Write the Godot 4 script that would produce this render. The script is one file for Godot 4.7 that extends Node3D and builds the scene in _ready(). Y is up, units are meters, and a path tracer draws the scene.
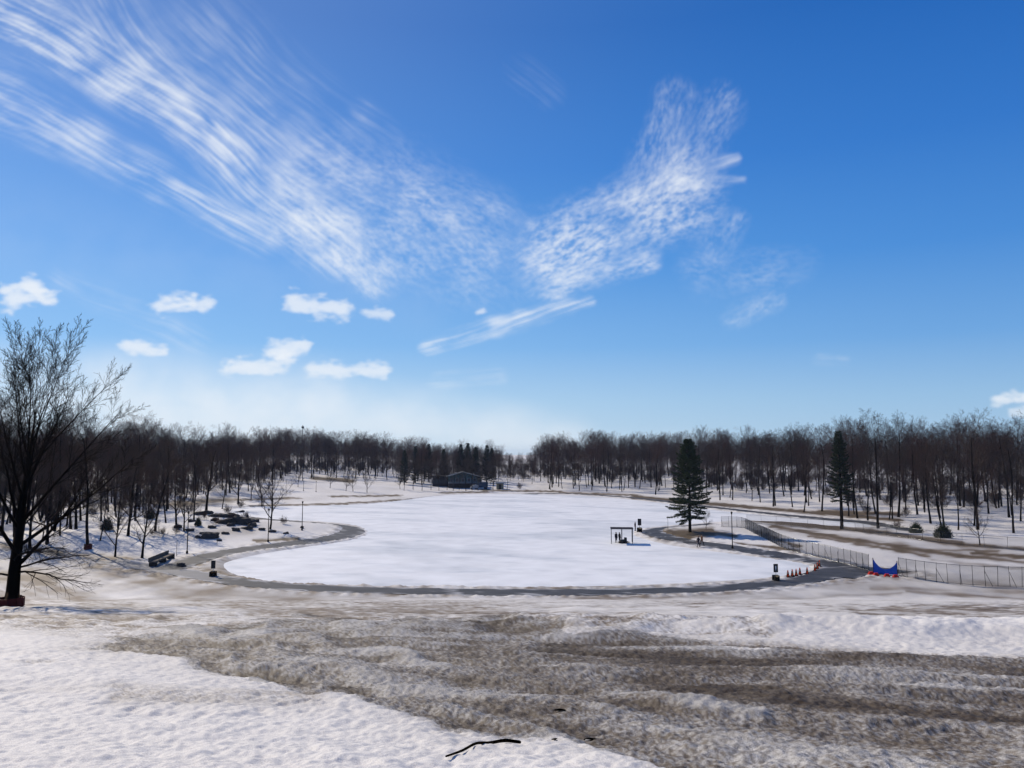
extends Node3D
# A frozen park lake in late winter, seen from the slope above it. y = 0 is the ice; "d" is the distance in front of the camera (-z).

const F := 769.0                      # focal length in pixels of the 1024 x 768 photograph
const EYE := Vector3(0, 15, 0)
const TILT := 0.09206
const SUN_SIDE := -43.0               # degrees from straight ahead, negative to the left
const SUN_HIGH := 35.0

var names := {}
var na := FastNoiseLite.new()
var nb := FastNoiseLite.new()
var nc := FastNoiseLite.new()
var rng := RandomNumberGenerator.new()
var M := {}
var prof := PackedFloat32Array()
var lake := PackedVector2Array()
var paths := []
const SX := -280.0
const SD := 55.0
const SN := 281
const SM := 261
var sdf := PackedFloat32Array()
var mounds := []


# ---------------------------------------------------------------- mesh builder
class MB:
	var v := PackedVector3Array()
	var n := PackedVector3Array()
	var c := PackedColorArray()
	var i := PackedInt32Array()

	func tube(pts: PackedVector3Array, rad: PackedFloat32Array, sides: int, cap := false) -> void:
		var first := v.size()
		var last := pts.size() - 1
		var side := Vector3.ZERO
		for k in pts.size():
			var t: Vector3 = (pts[mini(k + 1, last)] - pts[maxi(k - 1, 0)]).normalized()
			if side == Vector3.ZERO:
				side = t.cross(Vector3.UP if absf(t.y) < 0.9 else Vector3.RIGHT).normalized()
			else:
				side = (side - t * side.dot(t)).normalized()
			var b := t.cross(side)
			for s in sides:
				var a := TAU * s / sides
				var o := side * cos(a) + b * sin(a)
				v.push_back(pts[k] + o * rad[k])
				n.push_back(o)
		for k in last:
			for s in sides:
				var p := first + k * sides + s
				var q := first + k * sides + (s + 1) % sides
				i.append_array(PackedInt32Array([p, q, p + sides, q, q + sides, p + sides]))
		if cap:
			for e in [0, last]:
				var m := v.size()
				v.push_back(pts[e]); n.push_back((pts[e] - pts[1 if e == 0 else last - 1]).normalized())
				for s in sides:
					var p2: int = first + e * sides + s
					var q2: int = first + e * sides + (s + 1) % sides
					i.append_array(PackedInt32Array([m, q2, p2] if e == 0 else [m, p2, q2]))

	func quad(a: Vector3, b: Vector3, cc: Vector3, d: Vector3) -> void:
		var f := v.size()
		var nn := (cc - a).cross(b - a).normalized()
		v.append_array(PackedVector3Array([a, b, cc, d]))
		n.append_array(PackedVector3Array([nn, nn, nn, nn]))
		i.append_array(PackedInt32Array([f, f + 1, f + 2, f, f + 2, f + 3]))

	func tri(a: Vector3, b: Vector3, cc: Vector3) -> void:
		var f := v.size()
		var nn := (cc - a).cross(b - a).normalized()
		v.append_array(PackedVector3Array([a, b, cc]))
		n.append_array(PackedVector3Array([nn, nn, nn]))
		i.append_array(PackedInt32Array([f, f + 1, f + 2]))

	func box(lo: Vector3, hi: Vector3, t := Transform3D.IDENTITY) -> void:
		var p := []
		for k in 8:
			p.append(t * Vector3(hi.x if k & 1 else lo.x, hi.y if k & 2 else lo.y, hi.z if k & 4 else lo.z))
		for f in [[4, 6, 7, 5], [1, 3, 2, 0], [5, 7, 3, 1], [0, 2, 6, 4], [6, 2, 3, 7], [0, 4, 5, 1]]:
			quad(p[f[0]], p[f[1]], p[f[2]], p[f[3]])

	func bar(a: Vector3, b: Vector3, r: float, sides := 6) -> void:
		tube(PackedVector3Array([a, b]), PackedFloat32Array([r, r]), sides, true)

	func mesh() -> ArrayMesh:
		var arr := []
		arr.resize(Mesh.ARRAY_MAX)
		arr[Mesh.ARRAY_VERTEX] = v
		arr[Mesh.ARRAY_NORMAL] = n
		arr[Mesh.ARRAY_INDEX] = i
		if c.size() == v.size():
			arr[Mesh.ARRAY_COLOR] = c
		var m := ArrayMesh.new()
		m.add_surface_from_arrays(Mesh.PRIMITIVE_TRIANGLES, arr)
		return m


# ---------------------------------------------------------------- nodes
func numbered(called: String) -> String:
	names[called] = names.get(called, -1) + 1
	return called if names[called] == 0 else "%s_%03d" % [called, names[called]]

func tag(o: Node, label: String, category: String, group := "", kind := "") -> Node:
	o.set_meta("label", label)
	o.set_meta("category", category)
	if group: o.set_meta("group", group)
	if kind: o.set_meta("kind", kind)
	return o

func thing(called: String, label: String, category: String, at: Vector3, turn := 0.0, group := "") -> Node3D:
	var o := Node3D.new()
	o.name = numbered(called)
	add_child(o)
	o.position = at
	o.rotation.y = turn
	tag(o, label, category, group)
	return o

func part(called: String, m: Mesh, material: Material, parent: Node) -> MeshInstance3D:
	var o := MeshInstance3D.new()
	o.name = called
	o.mesh = m
	o.material_override = material
	parent.add_child(o, true)
	return o

func one(called: String, m: Mesh, material: Material, label: String, category: String, at := Vector3.ZERO, group := "") -> MeshInstance3D:
	var o := part(numbered(called), m, material, self)
	o.position = at
	tag(o, label, category, group)
	return o

func structure(called: String, m: Mesh, material: Material, label: String, category: String) -> MeshInstance3D:
	var o := part(numbered(called), m, material, self)
	tag(o, label, category, "", "structure")
	return o


# ---------------------------------------------------------------- materials
func lin(r: float, g: float, b: float) -> Color:
	return Color(r, g, b).linear_to_srgb()

func noise_image(seed_: int, freq: float, octaves: int, lo: float, hi: float, size := 512) -> Image:
	var f := FastNoiseLite.new()
	f.seed = seed_
	f.frequency = freq
	f.fractal_octaves = octaves
	f.noise_type = FastNoiseLite.TYPE_SIMPLEX_SMOOTH
	var im := f.get_seamless_image(size, size)
	im.convert(Image.FORMAT_RGBA8)
	if lo > 0.0 or hi < 1.0:
		im.adjust_bcs(1.0, 1.0, 1.0)
		var data := im.get_data()
		for k in data.size():
			if k % 4 != 3:
				data[k] = int(255.0 * lerpf(lo, hi, data[k] / 255.0))
		im = Image.create_from_data(size, size, false, Image.FORMAT_RGBA8, data)
	return im

func normal_image(seed_: int, freq: float, octaves: int, strength: float, size := 512) -> Image:
	var im := noise_image(seed_, freq, octaves, 0.0, 1.0, size)
	im.bump_map_to_normal_map(strength)
	im.convert(Image.FORMAT_RGBA8)
	return im

func mat(called: String, color: Color, rough := 0.9, grain: Texture2D = null, scale := 1.0, world := false) -> StandardMaterial3D:
	var m := StandardMaterial3D.new()
	m.resource_name = called
	m.albedo_color = color
	m.roughness = rough
	m.metallic_specular = 0.3
	if grain:
		m.albedo_texture = grain
		m.uv1_triplanar = true
		m.uv1_world_triplanar = world
		m.uv1_scale = Vector3.ONE * scale
	M[called] = m
	return m

func make_materials() -> void:
	var grain := ImageTexture.create_from_image(noise_image(11, 0.05, 5, 0.55, 1.0))
	var fine := ImageTexture.create_from_image(noise_image(12, 0.16, 3, 0.72, 1.0))
	var bumps := ImageTexture.create_from_image(normal_image(13, 0.045, 5, 6.0))
	var g := mat("snow", Color.WHITE, 0.75, fine, 0.9, true)
	g.vertex_color_use_as_albedo = true
	g.normal_enabled = true
	g.normal_texture = bumps
	g.normal_scale = 0.30
	g.metallic_specular = 0.35
	var s := mat("slush", Color.WHITE, 0.7, ImageTexture.create_from_image(noise_image(14, 0.12, 4, 0.35, 1.0)), 1.3, true)
	s.vertex_color_use_as_albedo = true
	s.normal_enabled = true
	s.normal_texture = bumps
	s.normal_scale = 0.55
	var ice := mat("ice", Color.WHITE, 0.6, ImageTexture.create_from_image(noise_image(15, 0.012, 4, 0.93, 1.0)), 0.03, true)
	ice.vertex_color_use_as_albedo = true
	var a := mat("asphalt", Color.WHITE, 0.62, fine, 0.5, true)
	a.vertex_color_use_as_albedo = true
	mat("bark", lin(0.11, 0.088, 0.075), 0.95, grain, 0.9)
	mat("bark_dark", lin(0.065, 0.053, 0.048), 0.95, grain, 0.9)
	mat("twigs", lin(0.20, 0.150, 0.145), 0.95)
	mat("twigs_grey", lin(0.19, 0.160, 0.16), 0.95)
	mat("twigs_red", lin(0.22, 0.145, 0.140), 0.95)
	mat("needles", lin(0.036, 0.050, 0.020), 0.85)
	mat("needles_dark", lin(0.024, 0.034, 0.016), 0.85)
	mat("needles_brown", lin(0.07, 0.05, 0.03), 0.9)
	mat("rock", lin(0.085, 0.078, 0.075), 0.9, grain, 0.6)
	mat("galvanised", lin(0.55, 0.57, 0.58), 0.4).metallic = 0.85
	mat("wire", lin(0.84, 0.86, 0.87), 0.5)
	mat("dark_steel", lin(0.04, 0.042, 0.045), 0.6)
	mat("tarp_blue", lin(0.018, 0.10, 0.50), 0.5)
	mat("barrier_red", lin(0.55, 0.035, 0.02), 0.5)
	mat("cone_orange", lin(0.72, 0.085, 0.035), 0.5)
	mat("white_paint", lin(0.75, 0.75, 0.75), 0.6)
	mat("sign_black", lin(0.02, 0.022, 0.025), 0.4)
	mat("concrete", lin(0.30, 0.29, 0.27), 0.9, grain, 1.2)
	mat("guard_red", lin(0.12, 0.014, 0.011), 0.8, grain, 1.5)
	mat("wood_grey", lin(0.20, 0.16, 0.125), 0.85, grain, 1.5)
	mat("wood_dark", lin(0.05, 0.038, 0.03), 0.85, grain, 1.5)
	mat("snow_cap", lin(0.76, 0.78, 0.82), 0.8)
	mat("skin", lin(0.42, 0.27, 0.20), 0.7)
	var cl := mat("cloth", Color.WHITE, 0.9)
	cl.vertex_color_use_as_albedo = true
	mat("wall_teal", lin(0.05, 0.14, 0.155), 0.8, grain, 0.5)
	mat("wall_dark", lin(0.05, 0.045, 0.05), 0.8, grain, 0.5)
	mat("wall_cream", lin(0.46, 0.40, 0.27), 0.8, grain, 0.5)
	mat("roof_pale", lin(0.22, 0.25, 0.27), 0.9)
	mat("window_glass", lin(0.03, 0.04, 0.05), 0.1)
	mat("truck_blue", lin(0.03, 0.06, 0.11), 0.35)
	mat("truck_white", lin(0.30, 0.31, 0.33), 0.35)
	mat("rubber", lin(0.02, 0.02, 0.02), 0.9)
	mat("leaf_brown", lin(0.17, 0.075, 0.03), 0.8)
	mat("canopy_dark", lin(0.03, 0.03, 0.036), 1.0).metallic_specular = 0.1


# ---------------------------------------------------------------- camera geometry
func ray(u: float, v: float) -> Vector3:
	return Vector3((u - 512.0) / F, (384.0 - v) / F, -1.0).rotated(Vector3.RIGHT, TILT)

func seen_at(p: Vector3) -> Vector2:
	var q := (p - EYE).rotated(Vector3.RIGHT, -TILT)
	return Vector2(512.0 - q.x / q.z * F, 384.0 + q.y / q.z * F)

func flat(u: float, v: float, y := 0.2) -> Vector2:       # where a ray meets a level plane: (x, d)
	var r := ray(u, v)
	var t := (y - EYE.y) / r.y
	return Vector2(r.x * t, -r.z * t)

func ground(u: float, v: float) -> Vector3:               # where a ray meets the lie of the land
	var r := ray(u, v)
	var t := 2.5
	var last := t
	while t < 2500.0:
		var p := EYE + r * t
		if p.y < land(p.x, -p.z):
			break
		last = t
		t *= 1.012
	for k in 14:
		var m := (last + t) * 0.5
		var p := EYE + r * m
		if p.y < land(p.x, -p.z): t = m
		else: last = m
	return EYE + r * t

func stand(u: float, v: float) -> Vector3:
	var p := ground(u, v)
	p.y = height(p.x, -p.z) - 0.03
	return p

func metres(p: Vector3) -> float:                         # metres per pixel at that depth
	return -(p - EYE).rotated(Vector3.RIGHT, -TILT).z / F


# ---------------------------------------------------------------- the lie of the land
func seg_dist(p: Vector2, a: Vector2, b: Vector2) -> float:
	var ab := b - a
	var t := clampf((p - a).dot(ab) / ab.length_squared(), 0.0, 1.0)
	return p.distance_to(a + ab * t)

func smooth_line(pts: PackedVector2Array, steps := 6, closed := false) -> PackedVector2Array:
	var out := PackedVector2Array()
	var n := pts.size()
	for k in (n if closed else n - 1):
		var p0 := pts[(k - 1 + n) % n] if closed else pts[maxi(k - 1, 0)]
		var p1 := pts[k]
		var p2 := pts[(k + 1) % n]
		var p3 := pts[(k + 2) % n] if closed else pts[mini(k + 2, n - 1)]
		for s in steps:
			out.push_back(p1.cubic_interpolate(p2, p0, p3, float(s) / steps))
	if not closed:
		out.push_back(pts[n - 1])
	return out

func lay_out() -> void:
	na.seed = 3; na.frequency = 1.0; na.fractal_octaves = 3; na.noise_type = FastNoiseLite.TYPE_SIMPLEX_SMOOTH
	nb.seed = 8; nb.frequency = 1.0; nb.fractal_octaves = 1; nb.noise_type = FastNoiseLite.TYPE_SIMPLEX
	nc.seed = 21; nc.frequency = 1.0; nc.fractal_octaves = 4; nc.noise_type = FastNoiseLite.TYPE_SIMPLEX_SMOOTH
	# profile of the slope the camera stands on
	var kd := [0.0, 3.0, 4.4, 6.0, 9.0, 13.5, 17.0, 22.0, 30.0, 40.0, 60.0, 72.0, 78.0, 81.0, 120.0]
	var ky := [13.42, 13.36, 13.22, 12.80, 12.30, 11.60, 11.02, 10.20, 8.85, 7.1, 3.75, 1.65, 0.65, 0.22, 0.2]
	var raw := PackedFloat32Array()
	for k in 481:
		var d := k * 0.25
		var j := 0
		while j < kd.size() - 2 and kd[j + 1] <= d: j += 1
		raw.push_back(lerpf(ky[j], ky[j + 1], clampf((d - kd[j]) / (kd[j + 1] - kd[j]), 0.0, 1.0)))
	for k in 481:
		var s := 0.0
		var w := clampi(int(k * 0.05), 1, 6)
		for o in range(-w, w + 1): s += raw[clampi(k + o, 0, 480)]
		prof.push_back(s / (2 * w + 1))
	var lp := [[226, 566], [240, 576], [290, 583], [380, 586], [480, 587], [580, 586.5], [680, 583.5], [750, 579], [793, 575], [811, 570], [808, 565], [790, 561], [750, 556], [700, 550], [665, 544.5], [640, 538], [633, 533.5], [640, 529], [680, 524.5], [715, 522], [745, 520.5], [800, 524], [850, 527], [872, 527], [860, 523], [800, 518.5], [740, 513], [690, 507], [640, 500.5], [600, 497], [560, 495], [500, 494], [450, 495], [420, 498], [390, 502], [350, 505], [300, 506], [250, 507], [232, 510], [240, 518], [270, 521], [310, 521], [350, 524], [367, 531], [359, 538], [330, 543.5], [290, 549.5], [255, 555.5], [232, 561]]
	var l0 := PackedVector2Array()
	for p in lp: l0.push_back(flat(p[0], p[1], 0.0))
	lake = smooth_line(l0, 2, true)
	sdf.resize(SN * SM)
	var n := lake.size()
	for r in SM:
		for q in SN:
			var p := Vector2(SX + q * 2.0, SD + r * 2.0)
			var best := 1e9
			var inside := false
			var a := lake[n - 1]
			for k in n:
				var b := lake[k]
				var ab := b - a
				var t := clampf((p - a).dot(ab) / ab.length_squared(), 0.0, 1.0)
				best = minf(best, p.distance_squared_to(a + ab * t))
				if (a.y > p.y) != (b.y > p.y) and p.x < (b.x - a.x) * (p.y - a.y) / (b.y - a.y) + a.x:
					inside = not inside
				a = b
			sdf[r * SN + q] = sqrt(best) * (-1.0 if inside else 1.0)
	# paths: pixel centre line on the flat shore, half width in metres
	var pp := [
		[[[108, 561], [150, 567], [200, 575.5], [250, 583.5], [330, 589], [420, 591.5], [520, 592.5], [620, 592], [700, 589.5], [760, 585.5], [805, 580], [832, 573], [836, 566], [815, 560.5], [780, 555.5], [745, 550.5], [710, 545.5], [685, 541.5], [664, 537], [652, 533], [658, 529.5], [680, 527.5], [712, 526]], 2.0],
		[[[166, 570], [190, 562], [220, 554], [260, 548], [300, 543], [335, 538], [352, 532.5], [349, 528], [325, 525], [290, 523.5], [250, 523]], 2.2],
		[[[828, 576], [848, 571], [872, 570.5], [892, 573.5]], 3.2],
		[[[520, 494], [560, 493.5], [600, 495.3], [650, 499.5], [700, 505.8], [760, 512.5], [820, 518.3], [866, 522], [890, 526.5], [912, 531]], 2.0],
	]
	for e in pp:
		var l := PackedVector2Array()
		for p in e[0]: l.push_back(flat(p[0], p[1]))
		var line := smooth_line(l, 5)
		var box := Rect2(line[0], Vector2.ZERO)
		for p in line: box = box.expand(p)
		paths.append({"line": line, "half": e[1], "box": box.grow(9.0)})
	# low mounds: (x, d), reach in x, reach in d, height
	for m in [[236, 531, 17.0, 13.0, 1.5], [215, 520, 14.0, 16.0, 2.2], [315, 530, 9.0, 6.0, 0.5], [700, 532, 13.0, 8.0, 0.55], [770, 527, 14.0, 12.0, 0.9], [120, 540, 22.0, 16.0, 0.9], [330, 490, 26.0, 14.0, 1.2], [900, 545, 26.0, 15.0, 0.8]]:
		var c := flat(m[0], m[1])
		mounds.append([c.x, c.y, m[2], m[3], m[4]])

func shore(x: float, d: float) -> float:
	var fx := (x - SX) * 0.5
	var fd := (d - SD) * 0.5
	var gx := clampf(fx, 0.0, SN - 1.001)
	var gd := clampf(fd, 0.0, SM - 1.001)
	var q := int(gx)
	var r := int(gd)
	var ax := gx - q
	var ad := gd - r
	var k := r * SN + q
	var s := (sdf[k] * (1.0 - ax) + sdf[k + 1] * ax) * (1.0 - ad) + (sdf[k + SN] * (1.0 - ax) + sdf[k + SN + 1] * ax) * ad
	if fx != gx or fd != gd:
		s += 2.0 * Vector2(fx - gx, fd - gd).length()
	return s

func land(x: float, d: float) -> float:
	var k := clampf(d * 4.0, 0.0, 479.9)
	var j := int(k)
	var y: float = lerpf(prof[j], prof[j + 1], k - j)
	if d > 70.0:
		var s := shore(x, d)
		y += minf(0.034 * maxf(0.0, s - 20.0) * smoothstep(100.0, 160.0, d), 15.0)
		if s < 1.6:
			y = lerpf(-0.45, y, smoothstep(-2.0, 1.6, s))
		else:
			var fade := smoothstep(1.0, 7.0, s)
			for m in mounds:
				var ex: float = (x - m[0]) / m[2]
				var ed: float = (d - m[1]) / m[3]
				var e := ex * ex + ed * ed
				if e < 5.0:
					y += m[4] * exp(-e) * fade
	return y

func path_gap(x: float, d: float) -> float:               # metres outside the nearest path's edge
	var best := 99.0
	var p := Vector2(x, d)
	for e in paths:
		if e.box.has_point(p):
			var line: PackedVector2Array = e.line
			for k in line.size() - 1:
				best = minf(best, seg_dist(p, line[k], line[k + 1]) - e.half)
	return best

func bank(x: float, d: float) -> float:                   # the ploughed ridge beyond the dirt road
	var dc := 16.6 + 0.26 * (11.0 - x) + 0.5 * nb.get_noise_2d(x * 0.3, 5.0)
	var o := d - dc
	if absf(o) > 8.0: return 0.0
	var w := 1.5 if o < 0.0 else 2.4
	var amp := 0.43 * smoothstep(-10.0, 3.0, x)
	return amp * exp(-(o / w) * (o / w)) * (1.0 + 0.22 * na.get_noise_2d(x * 0.9, d * 0.9))

# What lies on the snow, as strokes over places read off the photograph: [pixel ends, reach across, flattening, amount]
const DIRT := [
	[560, 656, 1060, 668, 13, 1.6, 0.42], [640, 682, 800, 700, 15, 1.5, 0.38], [800, 700, 1060, 728, 16, 1.5, 0.40], [470, 664, 640, 668, 9, 1.6, 0.15],
	[600, 692, 760, 716, 12, 1.7, -0.20], [760, 716, 1060, 742, 11, 1.7, -0.18], [540, 652, 640, 650, 8, 1.8, 0.22], [690, 690, 860, 694, 7, 1.5, 0.25],
	[252, 671, 326, 689, 8, 1.4, 0.42], [110, 643, 160, 655, 7, 1.4, 0.45], [160, 655, 252, 671, 5, 1.5, 0.25], [332, 683, 384, 688, 8, 1.3, 0.60], [300, 640, 480, 652, 14, 1.8, 0.12],
	[430, 627, 620, 633, 6, 1.5, 0.22], [600, 634, 760, 641, 5, 1.5, 0.25], [860, 611, 1060, 609, 6, 1.4, 0.55], [680, 605, 860, 610, 5, 1.5, 0.22],
	[560, 612, 760, 622, 10, 1.3, -0.14], [760, 624, 1060, 634, 15, 1.2, -0.12], [330, 612, 540, 618, 7, 1.4, 0.22], [230, 604, 330, 612, 7, 1.3, 0.20], [420, 606, 700, 606, 5, 1.4, 0.16], [200, 628, 420, 626, 12, 1.3, 0.16], [120, 636, 300, 660, 12, 1.2, 0.14],
	[30, 572, 128, 628, 6, 1.0, 0.20], [88, 566, 200, 602, 6, 1.0, 0.22], [150, 580, 300, 628, 6, 1.1, 0.14], [200, 592, 420, 608, 7, 1.3, 0.12],
	[130, 702, 320, 706, 15, 1.0, 0.19], [0, 690, 130, 700, 8, 1.3, 0.10], [430, 735, 570, 720, 12, 1.2, 0.15], [580, 735, 640, 765, 16, 1.2, 0.12],
	[0, 664, 40, 664, 3, 1.6, 0.3], [0, 585, 90, 640, 40, 1.0, 0.06], [380, 700, 470, 725, 12, 1.3, 0.12],
]
const TRACKS := [
	[745, 519, 870, 531, 3.0, 1.3, 0.75], [870, 531, 960, 544, 3.6, 1.3, 0.62], [960, 544, 1060, 552, 3.0, 1.3, 0.45], [770, 526, 860, 541, 2.6, 1.3, 0.5], [860, 541, 960, 556, 2.6, 1.3, 0.45],
	[960, 556, 1060, 566, 3.0, 1.3, 0.5], [810, 536, 930, 556, 2.0, 1.3, 0.35], [975, 553, 1060, 561, 1.8, 1.2, 0.8], [930, 560, 1060, 573, 2.0, 1.3, 0.30], [880, 549, 1000, 551, 2.0, 1.3, 0.25],
	[780, 526, 900, 545, 9.0, 1.2, 0.12], [900, 545, 1060, 560, 11.0, 1.2, 0.14], [660, 535, 712, 532, 4.0, 0.9, 1.1], [652, 536, 690, 539, 2.6, 1.0, 0.9], [712, 532, 735, 536, 2.6, 1.0, 0.6], [735, 543, 800, 551, 1.6, 1.2, 0.55], [755, 531, 800, 547, 1.6, 1.0, 0.7],
	[632, 497, 690, 502, 2.6, 1.3, 1.0], [690, 502, 770, 509, 2.4, 1.3, 0.85], [770, 509, 900, 520, 2.4, 1.3, 0.7], [560, 492.5, 640, 495.5, 1.2, 1.3, 0.6], [820, 512, 900, 514, 3.0, 1.3, 0.6],
	[310, 478, 352, 481, 1.8, 1.3, 1.0], [330, 496.5, 400, 495.5, 1.1, 1.4, 0.95], [250, 506, 345, 503.5, 1.1, 1.3, 0.7], [345, 503.5, 430, 498, 1.1, 1.3, 0.7], [235, 500, 300, 498, 1.5, 1.3, 0.45],
	[0, 545, 60, 553, 5.0, 1.0, 0.30], [60, 553, 130, 561, 4.0, 1.0, 0.25], [128, 563, 165, 580, 3.0, 1.0, 0.30], [190, 535, 250, 530, 7.0, 1.0, 0.12], [255, 541, 300, 539, 2.0, 1.0, 0.6],
	[870, 588, 1060, 593, 3.0, 1.3, 0.20], [905, 592, 1060, 600, 2.4, 1.3, 0.35], [560, 599, 760, 597, 2.0, 1.3, 0.15], [750, 600, 900, 594, 2.0, 1.3, 0.2], [160, 505, 230, 500, 6.0, 1.2, 0.35],
	[480, 490, 560, 491.5, 1.2, 1.3, 0.6], [440, 493, 490, 492, 1.0, 1.3, 0.7],
]
var road_edge := PackedVector2Array()

const SWEEP := [[-200, 545], [-60, 552], [60, 578], [180, 606], [330, 634], [560, 662], [800, 684], [1200, 716]]

func ruts(q: Vector2) -> float:                           # long wheel ruts that sweep down the slope with the road
	var k := 0
	while k < SWEEP.size() - 2 and SWEEP[k + 1][0] <= q.x: k += 1
	var mid: float = lerpf(SWEEP[k][1], SWEEP[k + 1][1], clampf((q.x - SWEEP[k][0]) / (SWEEP[k + 1][0] - SWEEP[k][0]), 0.0, 1.0))
	var across := (q.y - 535.0) / (mid - 535.0)
	return nc.get_noise_2d(across * 5.5, q.x * 0.0022) * 1.5

func dirt(x: float, d: float) -> Vector3:                 # (how much dirt, how far inside the road, ruts)
	var q := seen_at(Vector3(x, land(x, d), -d))
	var near := 1.0 - smoothstep(35.0, 80.0, d)
	q.x += lerpf(3.0, 16.0, near) * nb.get_noise_2d(x * 0.25, d * 0.25) + 6.0 * near * nb.get_noise_2d(x * 1.1, d * 1.1)
	q.y += lerpf(0.5, 5.0, near) * nb.get_noise_2d(x * 0.3 + 40.0, d * 0.3)
	var a := 0.04
	var road := 0.0
	if d < 60.0:
		var e := 99.0
		for k in road_edge.size():
			e = minf(e, seg_dist(q, road_edge[k], road_edge[(k + 1) % road_edge.size()]))
		if Geometry2D.is_point_in_polygon(q, road_edge):
			road = smoothstep(0.0, 22.0, e)
			a += lerpf(0.27, 0.41, smoothstep(350.0, 640.0, q.x)) * road + 0.05
		else:                                             # grit thrown out over the edge of the snow
			a += 0.07 * exp(-e / 9.0)
	if d > 15.0 and d < 125.0:                            # grey trodden snow between the road and the lake
		a += (0.27 - 0.12 * smoothstep(560.0, 800.0, q.x)) * smoothstep(16.0, 24.0, d) * (1.0 - smoothstep(95.0, 125.0, d)) * (1.0 - road) * (1.0 + 0.9 * nc.get_noise_2d(x * 0.06, d * 0.09))
	for s in (DIRT if d < 35.0 else TRACKS if d > 110.0 else DIRT + TRACKS):
		var p := Vector2(q.x, q.y * s[5])
		var g: float = seg_dist(p, Vector2(s[0], s[1] * s[5]), Vector2(s[2], s[3] * s[5])) / s[4]
		if g < 2.0:
			a += s[6] * exp(-1.6 * g * g) * (1.8 if d > 110.0 else 1.0)
	var rut := 0.0
	if d < 125.0:
		rut = ruts(q) * clampf(road + 0.55 * smoothstep(16.0, 26.0, d) * (1.0 - smoothstep(95.0, 125.0, d)), 0.0, 1.0)
		a += 0.30 * rut
	return Vector3(a, road, rut)

func relief(x: float, d: float, a: float, road: float, gap: float, rut: float) -> float:
	var y := -0.06 * rut * clampf(d * 0.06, 0.3, 1.6)
	var far_ := 1.0 / (1.0 + d * 0.012)
	if d < 75.0:
		y += bank(x, d)
		var q := d + 0.34 * x
		y += 0.075 * na.get_noise_2d(x * 0.10, q * 0.55) * smoothstep(4.0, 9.0, d) * (1.0 + road)
		y += 0.07 * (1.0 - smoothstep(0.05, 0.6, a))
		y += 0.07 * na.get_noise_2d(x * 0.30 + 3.0, q * 0.30) * smoothstep(15.0, 30.0, d)
		if d < 45.0:
			y += 0.030 * na.get_noise_2d(x * 1.3 + 9.0, d * 1.1) * (1.0 - smoothstep(25.0, 45.0, d)) * (1.0 - 0.8 * road)
			if d < 26.0:
				y += (0.009 * nb.get_noise_2d(x * 4.6, d * 3.6) + 0.006 * nb.get_noise_2d(x * 11.0, d * 8.0)) * (1.0 - smoothstep(13.0, 26.0, d)) * (1.0 + 0.5 * road)
				# foot-trodden hollows in the near snow
				if road < 0.4:
					var h := nb.get_noise_2d(x * 2.6 + 70.0, d * 2.0)
					y -= 0.022 * smoothstep(0.35, 0.9, h) * (1.0 - road * 2.0) * smoothstep(-0.1, 0.4, nc.get_noise_2d(x * 0.3, d * 0.35))
	else:
		y += 0.16 * na.get_noise_2d(x * 0.16, d * 0.10) * smoothstep(1.5, 6.0, gap) * far_ * 2.0
	if gap < 8.0:
		y *= smoothstep(-0.2, 1.5, gap)
		var b := (gap - 0.8) / 0.75
		y += 0.20 * exp(-b * b) * maxf(0.0, 0.5 + 1.3 * na.get_noise_2d(x * 0.35, d * 0.35) + 0.3 * nb.get_noise_2d(x * 1.3, d * 1.3))
		if gap < 0.0: y -= 0.05
	return y

func height(x: float, d: float) -> float:
	var a := dirt(x, d)
	return land(x, d) + relief(x, d, a.x, a.y, path_gap(x, d) if d > 70.0 and d < 420.0 else 99.0, a.z)

func dirt_color(a: float) -> Color:
	a = maxf(a, 0.0)
	if a < 0.3: return Color(0.86, 0.84, 0.815).lerp(Color(0.53, 0.505, 0.475), a / 0.3)
	if a < 0.6: return Color(0.53, 0.505, 0.475).lerp(Color(0.245, 0.198, 0.152), (a - 0.3) / 0.3)
	return Color(0.245, 0.198, 0.152).lerp(Color(0.085, 0.058, 0.032), clampf((a - 0.6) / 0.5, 0.0, 1.0))

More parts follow.
